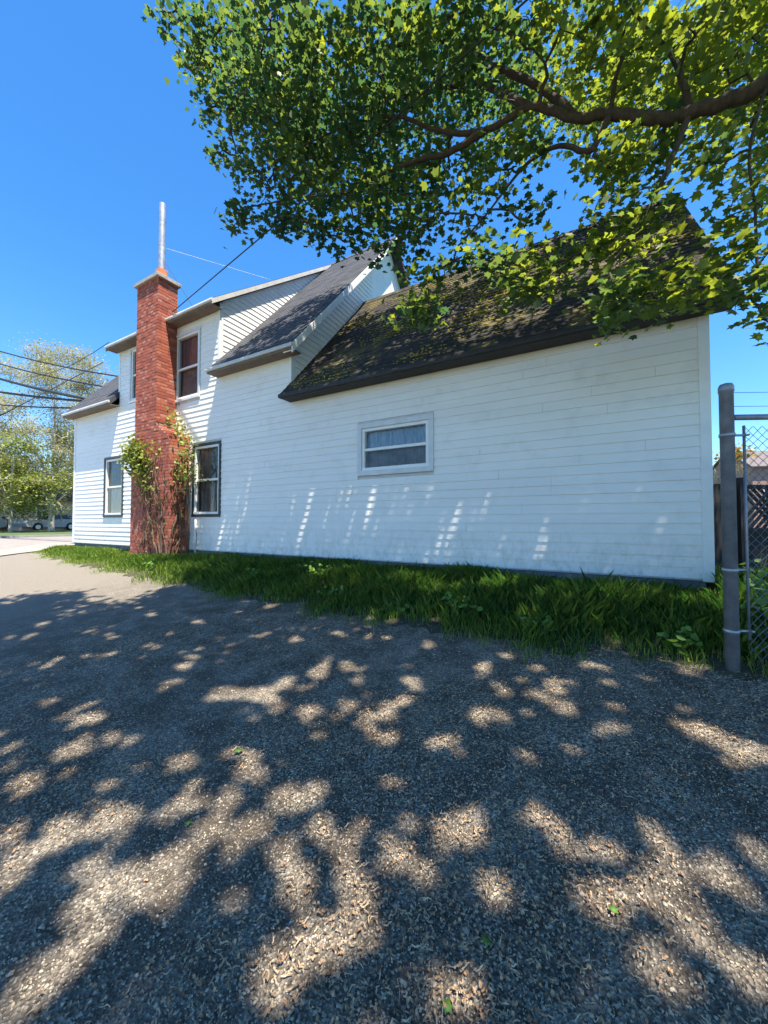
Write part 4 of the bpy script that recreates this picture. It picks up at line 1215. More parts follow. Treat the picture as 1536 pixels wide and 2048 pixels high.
g0 = float(gz(*TRUNK))
MAPLE_TRUNK = [(5.0, 3.2, g0 - .1), (5.0, 3.2, g0 + .12), (5.02, 3.2, g0 + .5), (5.0, 3.22, 1.6), (4.98, 3.2, 2.4), (5.0, 3.2, 3.05), (5.1, 3.3, 4.6), (5.2, 3.4, 6.0)]
_, n_leaf = grow_tree('maple_tree', (5.0, 3.2, g0), LIMBS, LOBES + OVER, MAPLE_TRUNK, [.52, .44, .37, .34, .34, .33, .22, .14], 'maple_leaf', 'bark',
          'large green maple reaching over the gravel lot and the mossy roof', 'tree',
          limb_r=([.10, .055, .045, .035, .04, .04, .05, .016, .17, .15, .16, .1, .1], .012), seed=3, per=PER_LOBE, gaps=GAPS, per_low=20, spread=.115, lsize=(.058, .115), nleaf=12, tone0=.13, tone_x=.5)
print('maple leaves', n_leaf)

# ------------------------------------------------------------------ vine on the chimney
vine = empty('climbing_vine', (-9.0, 4.95, .55), 'leafy vine with brown stems climbing the lower brick chimney', 'vine')
gv = np.random.default_rng(5)
stems = []
def stem(pts, r0):
    pts = [Vector(p) + Vector(gv.normal(size=3)) * .015 for p in pts]
    MB().tube(pts, [r0 * (1 - .75 * i / (len(pts) - 1)) for i in range(len(pts))], 6).build('stem', M['vine_stem'], vine, True)
    stems.extend(pts)
def wander(x, y, z0, z1, dx, side):
    n = 14
    out_ = []
    ph = gv.uniform(0, 6)
    for i in range(n):
        t = i / (n - 1)
        o_ = dx * t + .07 * math.sin(ph + t * 7)
        out_.append((x + (o_ if side == 0 else 0), y + (o_ if side == 1 else 0), z0 + (z1 - z0) * t))
    return out_
for (x, dx, z1, r0) in [(-8.62, -.35, 3.1, .03), (-8.75, -.2, 2.5, .022), (-8.9, -.6, 3.35, .026), (-9.2, -.3, 2.2, .014), (-8.55, -.1, 2.0, .02), (-9.6, .1, 1.9, .01)]:
    stem(wander(x, CY0 - .025, .58, z1, dx, 0), r0)
for (y, dy, z1, r0) in [(5.05, .12, 2.9, .028), (5.2, -.05, 2.3, .02), (5.3, .1, 3.3, .024), (5.12, .2, 1.7, .016)]:
    stem(wander(CBX1 + .03, y, .58, z1, dy, 1), r0)
# bare tangle low down
for k in range(70):
    x = gv.uniform(-9.5, -8.5); z = gv.uniform(.7, 2.6)
    stem([(x, CY0 - .03 - gv.uniform(0, .06), z), (x + gv.normal() * .12, CY0 - .05 - gv.uniform(0, .06), z + .2), (x + gv.normal() * .2, CY0 - .04, z + gv.uniform(.3, .5))], .009)
for k in range(36):
    y = gv.uniform(5.03, 5.4); z = gv.uniform(.7, 2.6)
    stem([(CBX1 + .03, y, z), (CBX1 + .06, y + gv.normal() * .08, z + .2), (CBX1 + .04, min(5.45, y + gv.normal() * .1), z + .4)], .009)


def leaf_cloud(centres, spread, n, size, face, g, shape=None):
    sh = np.array([(0, -.5), (.34, -.2), (.3, .2), (0, .5), (-.3, .2), (-.34, -.2)])
    c_ = centres[g.integers(0, len(centres), n)] + g.normal(size=(n, 3)) * np.array(spread)
    sz = g.uniform(*size, n)
    nrm = np.array(face) + g.normal(size=(n, 3)) * .55
    nrm /= np.linalg.norm(nrm, axis=1)[:, None]
    u = g.normal(size=(n, 3)); u -= nrm * (u * nrm).sum(1)[:, None]; u /= np.linalg.norm(u, axis=1)[:, None]
    w_ = np.cross(nrm, u)
    return c_[:, None] + sz[:, None, None] * (sh[None, :, 0, None] * u[:, None] + sh[None, :, 1, None] * w_[:, None] - .25 * np.abs(sh[:, 0])[None, :, None] * nrm[:, None])


lv = np.concatenate([
    leaf_cloud(np.array([(-9.95, 4.9, 3.2), (-9.75, 4.88, 3.3), (-9.55, 4.9, 3.1), (-10.0, 4.9, 2.95), (-9.7, 4.88, 2.95), (-9.5, 4.9, 2.75), (-10.15, 4.95, 3.1)]), (.15, .07, .15), 640, (.06, .13), (0, -.6, .6), gv),
    leaf_cloud(np.array([(-9.4, 4.92, 2.5), (-9.2, 4.93, 2.2), (-9.55, 4.92, 2.3), (-9.3, 4.93, 2.85), (-9.0, 4.93, 3.1)]), (.14, .04, .18), 180, (.05, .10), (0, -.7, .5), gv),
    leaf_cloud(np.array([(-8.5, 5.2, 3.3), (-8.55, 5.3, 3.65), (-8.75, 5.35, 3.95), (-8.44, 5.15, 2.9), (-8.42, 5.25, 2.5), (-9.0, 5.3, 4.05)]), (.07, .11, .15), 230, (.05, .10), (.7, -.2, .5), gv),
    leaf_cloud(np.array([(-9.3, 4.95, 1.1), (-9.0, 4.95, 1.6), (-8.7, 4.94, 1.9), (-8.43, 5.2, 1.6)]), (.2, .03, .3), 60, (.04, .08), (0, -.7, .5), gv),
])
me = fast_mesh('leaves', lv - np.array((-9.0, 4.95, .55)), 6, M['vine_leaf'], uvw=np.clip(gv.normal(.5, .25, len(lv)), 0, 1))
tag(link('leaves', me, vine, (-9.0, 4.95, .55)), kind='stuff')

# sapling between chimney and lower window
sap = empty('sapling', (-8.05, 5.2, .6), 'thin pale sapling growing between the chimney and the dark cased window', 'sapling')
sp = []
for k in range(5):
    x, y = -8.05 + gv.normal() * .03, 5.2
    pts = [(x, y, .6), (x + gv.normal() * .04, y - .02, 1.5), (x + gv.normal() * .1, y - .04, 2.4), (x + gv.normal() * .18, y, 3.0 + gv.uniform(-.5, .7))]
    MB().tube(pts, [.012, .01, .008, .003], 6).build('stem', M['vine_stem'], sap, True)
    a, b = Vector(pts[2]), Vector(pts[3])
    sp += [tuple(a.lerp(b, t)) for t in (0, .3, .6, .8, 1)]
lv = leaf_cloud(np.array(sp), (.13, .1, .16), 330, (.04, .095), (0, -.4, .8), gv)
me = fast_mesh('leaves', lv - np.array((-8.05, 5.2, .6)), 6, M['vine_leaf'], uvw=np.clip(gv.normal(.45, .25, len(lv)), 0, 1))
tag(link('leaves', me, sap, (-8.05, 5.2, .6)), kind='stuff')

# ------------------------------------------------------------------ grass strip
gg = np.random.default_rng(11)
NB = 150000
gx = np.concatenate([gg.uniform(-14.6, 4.2, NB // 2), gg.uniform(-6.5, 4.2, NB // 2)])
ed = np.interp(gx, np.linspace(-14.7, 4.5, 200), [lot_edge(x) for x in np.linspace(-14.7, 4.5, 200)])
wob = -.04 + .14 * np.sin(gx * 3.1) + .09 * np.sin(gx * 7.7 + 1) + .07 * np.sin(gx * 17) + gg.normal(size=NB) * .07
t = gg.random(NB) ** .9
back = np.where(gx > 1.25, 7.2, 5.44)
gy = ed + wob * (1 - t) + t * (back - ed)
keep = ~((gx > CBX0 - .02) & (gx < CBX1 + .02) & (gy > CY0 - .02)) & (gy < back)
# thin and patchy near the gravel edge
keep &= gg.random(NB) < np.clip(.2 + 2.2 * t, 0, 1)
gx, gy, t = gx[keep], gy[keep], t[keep]
n = len(gx)
clump = np.sin(gx * 2.3 + 1.7) * np.sin(gy * 3.1 + .4) + .6 * np.sin(gx * 5.9 - gy * 4.0)
tall = np.interp(gx, [-14.6, -11, -8.5, -6, 0, 3], [.09, .10, .13, .17, .2, .19])
h = tall * np.interp(t, [0, .25, .55, .85, 1], [.35, .85, 1.15, .9, .55]) * np.clip(1 + .2 * clump, .5, 1.6) * gg.uniform(.4, 1.3, n) * np.where(gg.random(n) < .02, 1.35, 1)
h *= np.where((gx > -1.5) & (t > .8), np.interp(gx, [-1.5, .3], [1, .45]), 1)
bz = gz(gx, gy) + .01
az = gg.uniform(0, 2 * math.pi, n)
lean = np.abs(gg.normal(.3, .28, n)) * h
wd = gg.uniform(.0014, .0036, n)
dx, dy = np.cos(az), np.sin(az)
bx_, by_ = -dy * wd, dx * wd
P0 = np.stack([gx - bx_, gy - by_, bz], 1)
P1 = np.stack([gx + bx_, gy + by_, bz], 1)
P2 = np.stack([gx + dx * lean * .35 + bx_ * .8, gy + dy * lean * .35 + by_ * .8, bz + h * .62], 1)
P3 = np.stack([gx + dx * lean + 0, gy + dy * lean, bz + h], 1)
P4 = np.stack([gx + dx * lean * .35 - bx_ * .8, gy + dy * lean * .35 - by_ * .8, bz + h * .62], 1)
gv_ = np.stack([P0, P1, P2, P3, P4], 1)
gv_[:, :, 1] = np.where((gv_[:, :, 1] > 5.455) & (gv_[:, :, 0] < 1.24), 5.455, gv_[:, :, 1])
tone = np.clip(gg.normal(.46, .22, n) + .1 * clump + np.interp(gx, [-14, -9.5, -7, -5.5], [.6, .55, .25, 0]), 0, .92)  # sunlight painted into blade colour: lighter towards the left end
tone[gg.random(n) < .05] = 1.0
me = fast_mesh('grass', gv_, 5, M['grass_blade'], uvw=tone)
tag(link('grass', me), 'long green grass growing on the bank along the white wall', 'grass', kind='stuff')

# broad-leaved weeds in the strip
def weed(x, y, hgt, spread, label, seed, tone=.6):
    g = np.random.default_rng(seed)
    z = float(gz(x, y)) + .01
    rt = empty('weed', (x, y, z), label, 'weed', 'weeds in the grass strip')
    sb = MB()
    cs = []
    for k in range(5):
        a = g.uniform(0, 6.28)
        e = (x + math.cos(a) * spread * .7, y + math.sin(a) * spread * .7, z + hgt * g.uniform(.6, 1))
        sb.tube([(x, y, z), ((x + e[0]) / 2 + .01, (y + e[1]) / 2, z + hgt * .55), e], [.004, .003, .0015], 5)
        cs += [e, tuple((np.array((x, y, z)) + np.array(e)) / 2 + np.array((0, 0, hgt * .15)))]
    sb.build('stems', M['weed_leaf'], rt, True)
    lv = leaf_cloud(np.array(cs), (spread * .22, spread * .22, hgt * .15), 46, (.04, .085), (0, -.2, .9), g)
    me = fast_mesh('leaves', lv - np.array((x, y, z)), 6, M['weed_leaf'], uvw=np.clip(g.normal(tone, .2, len(lv)), 0, 1))
    tag(link('leaves', me, rt, (x, y, z)), kind='stuff')
WEEDS = [(-2.9, 3.75, .16, .16, 'broad leaved weed at the gravel edge straight below the wide low window'),
         (-1.9, 3.62, .12, .14, 'low weed at the gravel edge just right of the wide low window'),
         (-.45, 3.6, .16, .16, 'weed at the gravel edge halfway between window and steel post'),
         (-1.2, 3.8, .24, .18, 'tall broad leaved weed in the middle of the grass strip'),
         (-4.6, 4.1, .2, .2, 'broad leaved weed in the grass left of the wide low window'),
         (-5.9, 4.3, .18, .2, 'weed in the grass below the left end of the mossy roof'),
         (-3.6, 4.4, .3, .22, 'tall weed close to the wall under the wide low window'),
         (.55, 3.62, .18, .14, 'small weed at the foot of the steel post'),
         (-7.6, 4.2, .16, .18, 'weed in the grass in front of the dark cased window by the chimney'),
         (-10.6, 4.4, .12, .16, 'sunlit weed in the short grass left of the chimney'),
         (-2.3, 4.3, .22, .2, 'leafy weed near the wall below the right end of the wide window'),
         (-.1, 4.3, .24, .2, 'leafy weed near the wall toward the right corner')]
for k, (x, y, h_, s_, lab) in enumerate(WEEDS):
    weed(x, y, h_, s_, lab, 30 + k, .7)
def shrub(x, y, hgt, rad, label, seed):
    g = np.random.default_rng(seed)
    z = float(gz(x, y)) + .005
    rt = empty('shrub', (x, y, z), label, 'shrub')
    cs = []
    for k in range(14):
        a = g.uniform(0, 6.28); q = rad * g.random() ** .5
        e = (x + math.cos(a) * q, y + math.sin(a) * q, z + hgt * g.uniform(.45, 1))
        MB().tube([(x + .2 * math.cos(a) * q, y + .2 * math.sin(a) * q, z - .03), (x + .6 * math.cos(a) * q, y + .6 * math.sin(a) * q, z + (e[2] - z) * .6), e], [.007, .005, .002], 5).build('stem', M['vine_stem'], rt, True)
        cs += [e, (x + .7 * math.cos(a) * q, y + .7 * math.sin(a) * q, z + (e[2] - z) * .7), (x + .5 * math.cos(a) * q, y + .5 * math.sin(a) * q, z + (e[2] - z) * .4)]
    lv = leaf_cloud(np.array(cs), (.08, .08, .09), 420, (.045, .10), (0, -.3, .8), g)
    me = fast_mesh('leaves', lv - np.array((x, y, z)), 6, M['weed_leaf'], uvw=np.clip(g.normal(.4, .22, len(lv)), 0, 1))
    tag(link('leaves', me, rt, (x, y, z)), kind='stuff')
shrub(1.45, 4.15, .62, .35, 'leafy green shrub behind the chain link fence beside the steel post', 51)
shrub(2.05, 4.75, .8, .4, 'taller leafy shrub behind the chain link mesh at the right edge', 52)

# ------------------------------------------------------------------ chain link fence
FX, FY = .862, 3.50
FD = Vector((.90, .436, 0)).normalized()
fz = float(gz(FX, FY))
fence = empty('chain_link_fence', (FX, FY, fz), 'steel chain link fence with a thick terminal post at the house corner', 'fence')
RZ, PT = 1.80 + fz, 2.02 + fz
MB().lathe((FX, FY, fz - .1), [(.041, 0), (.041, PT - fz + .06), (.045, PT - fz + .062), (.045, PT - fz + .10), (.036, PT - fz + .12), (.012, PT - fz + .128)], 22).build('terminal_post', M['post_steel'], fence, True)
P = lambda s, z: Vector((FX, FY, 0)) + FD * s + Vector((0, 0, z))
SEG = 2.6
MB().tube([P(.05, RZ), P(SEG * 2, RZ)], .021, 12).build('top_rail', M['post_steel'], fence, True)
MB().tube([P(.115, fz + .22), P(.115, RZ - .06)], .009, 8).build('tension_bar', M['post_steel'], fence, True)
for z in (fz + .27, fz + .70, fz + 1.66):
    mb = MB().lathe((FX, FY, z), [(.0415, 0), (.046, 0), (.046, .022), (.0415, .022)], 22)
    mb.tube([P(.04, z + .011), P(.125, z + .011)], .009, 6)
    mb.tube([P(.13, z + .011) + Vector((-.03, .06, 0)) * .35, P(.13, z + .011) - Vector((-.03, .06, 0)) * .35], .008, 6)
    mb.build('tension_band', M['galvanised'], fence, True)
for s in (SEG, SEG * 2):
    q = P(s, 0)
    gzq = float(gz(q.x, q.y))
    MB().lathe((q.x, q.y, gzq - .05), [(.03, 0), (.03, RZ - gzq + .05), (.034, RZ - gzq + .06), (.02, RZ - gzq + .1)], 14).build('line_post', M['post_steel'], fence, True)
mesh = MB()
d = .062
ztop, zbot = RZ - .01, fz + .06
ncol = int(SEG * 2 / d)
nrow = int((ztop - zbot) / d)
for k in range(ncol):
    for sgn in (0, 1):
        pass
for k in range(-nrow, ncol):
    # two families of diagonal wires
    for s in (1, -1):
        s0 = .115 + k * d if s == 1 else .115 + (k + nrow) * d
        pts = []
        for r_ in range(nrow + 1):
            u = s0 + s * r_ * d
            if .114 <= u <= SEG * 2: pts.append(P(u, zbot + r_ * d) + Vector((-FD.y, FD.x, 0)) * (.003 * s * (1 if r_ % 2 else -1)))
        if len(pts) > 1: mesh.tube(pts, .0021, 4, cap=False)
tag(mesh.build('wire_mesh', M['fence_wire'], fence), kind='stuff')
for dz in (.10, .2):
    MB().tube([P(.02, RZ + dz - .02), P(SEG, RZ + dz - .04), P(SEG * 2, RZ + dz)], .002, 5).build('top_wire', M['fence_wire'], fence)

# dark wooden fence behind
wf = empty('wooden_fence', (1.6, 7.6, .66), 'dark weathered wooden fence with lattice top behind the chain link', 'fence')
A_, B_ = Vector((1.45, 7.3, 0)), Vector((6.4, 10.6, 0))
WD = (B_ - A_).normalized()
WNn = Vector((-WD.y, WD.x, 0))
def wbox(s0, s1, z0, z1, o0, o1):
    p = [A_ + WD * s + WNn * o for s, o in ((s0, o0), (s1, o0), (s1, o1), (s0, o1))]
    return [(q.x, q.y, z0) for q in p] + [(q.x, q.y, z1) for q in p]
top = 2.02
s = 0.0
bi = 0
while s < 5.9:
    solid = s < .62
    zt = top if solid else 1.30
    MB().hexa(wbox(s, s + .135, .55, zt + random.uniform(-.01, .012), 0, .02)).build('board', M['wood_dark'], wf)
    s += .142
for s in (0.64, 2.5, 4.4):
    MB().hexa(wbox(s - .05, s + .05, .5, top + .1, -.1, -.004)).build('post', M['wood_dark'], wf)
MB().hexa(wbox(.62, 5.9, top - .06, top, -.03, .05)).build('rail', M['wood_dark'], wf)
MB().hexa(wbox(.62, 5.9, 1.29, 1.35, -.03, .05)).build('rail', M['wood_dark'], wf)
lat = 0
for k in range(-7, 52):
    for sg in (1, -1):
        s0 = .62 + k * .115
        s1 = s0 + .62 * sg
        if sg == -1: s0, s1 = .62 + (k + 7) * .115, .62 + (k + 7) * .115 - .62
        a = max(min(s0, s1), .64); 
        if min(s0, s1) < .6 or max(s0, s1) > 5.9: continue
        pa = [A_ + WD * s0, A_ + WD * s1]
        o = .004 if sg == 1 else .014
        q = [pa[0] + WD * -.036 + WNn * o, pa[0] + WD * .036 + WNn * o, pa[1] + WD * .036 + WNn * o, pa[1] + WD * -.036 + WNn * o]
        zz = [1.34, 1.34, top - .05, top - .05]
        MB().prism([(p_.x, p_.y, z_) for p_, z_ in zip(q, zz)], tuple(WNn * .009)).build('lattice_slat', M['wood_dark'], wf)

# ------------------------------------------------------------------ cables
def cable(name, pts, r, mat, label, cat, sag=.0, n=14):
    P_ = [Vector(p) for p in pts]
    out_ = []
    for i in range(len(P_) - 1):
        for k in range(n):
            t_ = k / n
            out_.append(P_[i].lerp(P_[i + 1], t_) - Vector((0, 0, sag * 4 * t_ * (1 - t_))))
    out_.append(P_[-1])
    return tag(MB().tube(out_, r, 6).build(name, M[mat], None, True), label, cat)
cable('service_wire', [(-8.75, 5.18, 6.5), (-4.86, 4.58, 6.58 + .0), (2.0, 3.5, 6.9)], .011, 'cable', 'dark service wire rising from the dormer eave into the maple crown', 'wire', .0)
cable('guy_wire', [(fx + .1, fy, 8.32), (-8.0, 7.6, 8.45)], .006, 'guy_steel', 'pale guy wire from the flue pipe back to the dormer roof', 'wire')
cable('guy_wire', [(fx + .1, fy, 8.0), (-8.7, 5.7, 6.85)], .006, 'cable', 'short dark guy wire from the flue pipe down to the dormer eave', 'wire')
cable('power_line', [(-26.0, 4.6, 10.2), (-14.62, 7.2, 6.7)], .028, 'cable', 'thin uppermost power line reaching the house gable from the left', 'wire', .25)
cable('power_line', [(-26.0, 5.0, 8.9), (-14.62, 6.0, 5.55)], .055, 'cable', 'thick dark power line sloping down to the left gable', 'wire', .15)
cable('power_line', [(-26.0, 5.1, 7.9), (-14.62, 6.05, 5.5)], .045, 'cable', 'middle power line just below the thick one at the left gable', 'wire', .1)
cable('power_line', [(-22.0, 3.6, 3.9), (-21.6, 7.2, 7.5), (-21.4, 9.2, 9.5)], .028, 'cable', 'stay cable slanting upward across the left power lines', 'wire')
cable('power_line', [(-26.0, 6.0, 9.3), (-12.0, 5.3, 6.6)], .009, 'cable', 'thin cable running to the left end of the dormer eave', 'wire', .9)
cable('power_line', [(-26.0, 4.8, 9.6), (-14.62, 6.6, 6.15)], .03, 'cable', 'second power line from the top sloping to the left gable', 'wire', .2)
cable('power_line', [(-26.0, 5.4, 7.2), (-14.62, 6.1, 5.3)], .03, 'cable', 'lowest power line reaching the left gable under the thick pair', 'wire', .1)

# ------------------------------------------------------------------ far side of the street: trees, cars, houses
def far_tree(x, y, hgt, rad, leafmat, label, seed, per=26, nleaf=8, size=(.16, .3), trunk_r=.28, crown0=.3, nl=26, spread=.4):
    g = random.Random(seed)
    z = float(gz(x, y))
    lobes, limbs = [], []
    zc0 = z + hgt * crown0
    for k in range(7):
        a = k * 2.4 + g.random()
        t_ = g.uniform(.3, .7)
        st = (x, y, z + hgt * (crown0 * .7 + .25 * t_))
        e = (x + math.cos(a) * rad * .75, y + math.sin(a) * rad * .75, zc0 + (hgt - hgt * crown0) * g.uniform(.25, .95))
        limbs.append([st, ((st[0] * .5 + e[0] * .5), (st[1] * .5 + e[1] * .5), st[2] * .4 + e[2] * .6), e])
    limbs.append([(x, y, z + hgt * crown0), (x + .2, y, z + hgt * .6), (x - .1, y + .2, z + hgt * .95)])
    while len(lobes) < nl:
        a, q, w_ = g.uniform(0, 6.28), g.random() ** .5, g.random()
        prof = math.sin(math.pi * (.12 + .8 * w_)) ** .7
        lobes.append((x + math.cos(a) * q * rad * prof, y + math.sin(a) * q * rad * prof, zc0 + (z + hgt - zc0) * w_, g.uniform(.14, .24) * rad))
    tr = [(x, y, z - .1), (x, y, z + .3), (x + .05, y, z + hgt * .25), (x, y, z + hgt * .5), (x - .05, y, z + hgt * .8)]
    return grow_tree('street_tree', (x, y, z), limbs, lobes, tr, [trunk_r * 1.3, trunk_r, trunk_r * .8, trunk_r * .5, trunk_r * .12], leafmat, 'bark_far', label, 'tree', 'trees across the street',
                     per=per, nleaf=nleaf, lsize=size, limb_r=(trunk_r * .45, .02), seed=seed, leaf_shape='oval', twig_r=.014, spread=spread, shell=.1)


far_tree(-41.0, 14.0, 15.4, 6.0, 'far_leaf', 'tall sparse tree in pale spring leaf across the street', 61, per=13, nleaf=7, size=(.09, .17), trunk_r=.2, crown0=.2, nl=75)
far_tree(-46.0, 9.5, 11.5, 5.4, 'far_leaf', 'second sparse spring tree at the left edge behind the power lines', 62, per=13, nleaf=7, size=(.09, .17), trunk_r=.2, nl=60)
far_tree(-37.5, 10.4, 6.6, 3.2, 'far_leaf_green', 'round yellow green tree above the parked cars', 63, per=18, nleaf=9, size=(.12, .22), trunk_r=.12, crown0=.22, nl=34)
far_tree(-35.6, 12.0, 4.4, 1.7, 'far_leaf_green', 'small bright green street tree nearest the white wall', 64, per=20, nleaf=9, size=(.10, .18), trunk_r=.07, crown0=.25, nl=18)
far_tree(-52.0, 20.0, 11.0, 5.4, 'far_leaf_green', 'broad green tree far behind the left end of the house', 65, per=13, nleaf=8, size=(.18, .3), trunk_r=.22, crown0=.12, nl=36)
far_tree(-58.0, 12.0, 8.0, 6.0, 'far_leaf_green', 'low wide green tree farthest away at the left edge', 68, per=12, nleaf=8, size=(.2, .34), trunk_r=.22, crown0=.1, nl=34)


def car(x, y, rot, paint, label):
    z = float(gz(x, y)) - .006
    rt = empty('parked_car', (x, y, z), label, 'car', 'cars parked across the street')
    rt.rotation_euler = (0, 0, rot)
    def put(name, mb, mat, parent=rt, smooth_=False, bevel=0):
        o_ = bpy.data.objects.new(name, mb.mesh(name, M[mat], (0, 0, 0), smooth_))
        col.objects.link(o_); o_.parent = parent
        if bevel:
            bv = o_.modifiers.new('bevel', 'BEVEL'); bv.width = bevel; bv.segments = 2; bv.limit_method = 'ANGLE'
        return o_
    W = .88
    prof = [(-2.15, .35), (-2.2, .6), (-2.12, .88), (-1.3, .95), (-.65, 1.0), (1.75, 1.02), (2.1, .92), (2.2, .6), (2.12, .32)]
    def arch(cx):
        return [(cx + .37 * math.cos(t_), .30 + .37 * math.sin(t_)) for t_ in np.linspace(0, math.pi, 9)]
    ring = prof + [(1.75, .25)] + arch(1.32) + [(.9, .25), (-.9, .25)] + arch(-1.3) + [(-1.75, .25)]
    b = put('body', MB().prism([(px_, -W, pz_) for px_, pz_ in ring], (0, 2 * W, 0)), paint, bevel=.05)
    cab = MB().hexa([(-.75, -W + .03, .97), (1.78, -W + .03, .99), (1.78, W - .03, .99), (-.75, W - .03, .97),
                     (.0, -W + .22, 1.44), (1.25, -W + .22, 1.44), (1.25, W - .22, 1.44), (.0, W - .22, 1.44)])
    put('cabin_glass', cab, 'car_glass', bevel=.03)
    put('roof', MB().hexa([(-.02, -W + .2, 1.43), (1.3, -W + .2, 1.43), (1.3, W - .2, 1.43), (-.02, W - .2, 1.43), (.08, -W + .26, 1.48), (1.2, -W + .26, 1.48), (1.2, W - .26, 1.48), (.08, W - .26, 1.48)]), paint, bevel=.015)
    for sg in (-1, 1):
        for px_ in (.55,):
            put('pillar', MB().hexa([(px_ - .05, sg * (W - .02), .98), (px_ + .05, sg * (W - .02), .98), (px_ + .05, sg * (W - .06), .98), (px_ - .05, sg * (W - .06), .98),
                                     (px_ - .04, sg * (W - .2), 1.45), (px_ + .04, sg * (W - .2), 1.45), (px_ + .04, sg * (W - .25), 1.45), (px_ - .04, sg * (W - .25), 1.45)]), paint)
        put('headlight', MB().box(-2.19, -2.1, sg * .62 - .16, sg * .62 + .16, .66, .8), 'lamp_clear', bevel=.02)
        put('tail_light', MB().box(2.08, 2.19, sg * .66 - .14, sg * .66 + .14, .68, .84), 'lamp_red', bevel=.02)
        put('mirror', MB().box(-.62, -.48, sg * (W + .02), sg * (W + .16), .98, 1.1), paint, bevel=.02)
        for cx in (-1.3, 1.32):
            wm = MB().tube([(cx, sg * (W - .2), .31), (cx, sg * (W + .0), .31)], .31, 18)
            w_ = put('wheel', wm, 'tyre')
            put('rim', MB().tube([(cx, sg * (W - .02), .31), (cx, sg * (W + .012), .31)], .2, 14), 'rim', parent=w_)
    return rt


car(-43.5, 14.6, R(103), 'car_dark', 'small grey car parked across the street nearest the house corner')
car(-44.8, 9.8, R(96), 'car_dark', 'grey car parked further left across the street')
car(-46.0, 12.4, R(95), 'car_white', 'pale car parked between the grey car and the house corner car')


def far_house(x, y, rot, w, d_, h_, roof_h, wall, label, rows, cols_, face=0, roofmat='far_roof'):
    z = float(gz(x, y)) - .02
    rt = empty('far_house', (x, y, z), label, 'house')
    rt.rotation_euler = (0, 0, rot)
    def put(name, mb, mat, parent=rt):
        o_ = bpy.data.objects.new(name, mb.mesh(name, M[mat]))
        col.objects.link(o_); o_.parent = parent
        return o_
    put('wall', MB().box(-w / 2, w / 2, -d_ / 2, d_ / 2, 0, h_), wall)
    put('gable', MB().prism([(-w / 2 + .01, -d_ / 2, h_), (-w / 2 + .01, d_ / 2, h_), (-w / 2 + .01, 0, h_ + roof_h - .1)], (w - .02, 0, 0)), wall)
    for sg in (-1, 1):
        put('roof', MB().prism([(-w / 2 - .3, sg * (d_ / 2 + .4), h_ - .4 * roof_h / (d_ / 2)), (w / 2 + .3, sg * (d_ / 2 + .4), h_ - .4 * roof_h / (d_ / 2)), (w / 2 + .3, 0, h_ + roof_h), (-w / 2 - .3, 0, h_ + roof_h)], (0, sg * .02, .16)), roofmat)
    for r_ in range(rows):
        for c_ in range(cols_):
            for sg in (-1, 1):
                cx = -w / 2 + w * (c_ + .5) / cols_
                z0 = .9 + r_ * 2.8
                wn_ = put('window', MB().box(cx - .55, cx + .55, sg * d_ / 2 - .05, sg * d_ / 2 + .05, z0 - .08, z0 + 1.5), 'far_trim')
                put('pane', MB().box(cx - .45, cx + .45, sg * d_ / 2 - .06, sg * d_ / 2 + .06, z0, z0 + 1.4), 'far_glass', wn_)
    return rt


far_house(-47.0, 16.4, R(100), 9, 7, 3.0, 2.2, 'far_wall_pink', 'low pink walled house just left of the white house corner', 1, 3)
far_house(-62.0, 13.0, R(92), 12, 8, 3.2, 2.6, 'far_wall_grey', 'grey house far across the street behind the trees', 1, 4)
far_house(24.0, 68.0, R(15), 16, 9, 7.6, 2.4, 'far_brick', 'red brick house with white windows beyond the fences', 2, 5)
far_house(33.0, 52.0, R(20), 10, 8, 5.4, 2.0, 'far_wall_grey', 'pale house behind the chain link mesh at the right edge', 2, 4)
far_tree(10.8, 44.0, 7.4, 1.8, 'far_leaf_ochre', 'ochre leaved tree seen between house corner and steel post', 66, per=16, nleaf=7, size=(.2, .35), trunk_r=.16, crown0=.2, nl=16)
far_tree(21.0, 52.0, 6.4, 3.0, 'far_leaf', 'pale tree in front of the brick house', 67, per=14, nleaf=6, size=(.2, .35), trunk_r=.18, crown0=.2, nl=18)

# ------------------------------------------------------------------ pebbles, litter and fallen leaves on the lot
gp = np.random.default_rng(77)
def scatter_xy(n):
    # denser near the camera: pick depth and side angle
    d_ = .75 + 3.4 * gp.random(n) ** 1.25
    a = R(119.2) + gp.uniform(-R(52), R(52), n)
    return d_ * np.cos(a) * 1.15, d_ * np.sin(a) * 1.15
NP = 42000
x, y = scatter_xy(NP)
k_ = y < np.interp(x, np.linspace(-14.7, 9, 100), [lot_edge(q) for q in np.linspace(-14.7, 9, 100)]) + .05
x, y = x[k_], y[k_]
n = len(x)
z = gz(x, y) + .004
r_ = gp.uniform(.0022, .0062, n) * np.where(gp.random(n) < .06, 1.8, 1)
oct_ = np.array([(1, 0, 0), (0, 1, 0), (-1, 0, 0), (0, -1, 0), (0, 0, 1), (0, 0, -1)], float)
of = np.array([(0, 1, 4), (1, 2, 4), (2, 3, 4), (3, 0, 4), (1, 0, 5), (2, 1, 5), (3, 2, 5), (0, 3, 5)])
an = gp.uniform(0, 6.28, n)
ca, sa = np.cos(an), np.sin(an)
sc = gp.uniform(.6, 1.3, (n, 3)) * np.array([1, 1, .7])
loc = oct_[None] * sc[:, None] + gp.normal(size=(n, 6, 3)) * .18
vx = (loc[:, :, 0] * ca[:, None] - loc[:, :, 1] * sa[:, None]) * r_[:, None] + x[:, None]
vy = (loc[:, :, 0] * sa[:, None] + loc[:, :, 1] * ca[:, None]) * r_[:, None] + y[:, None]
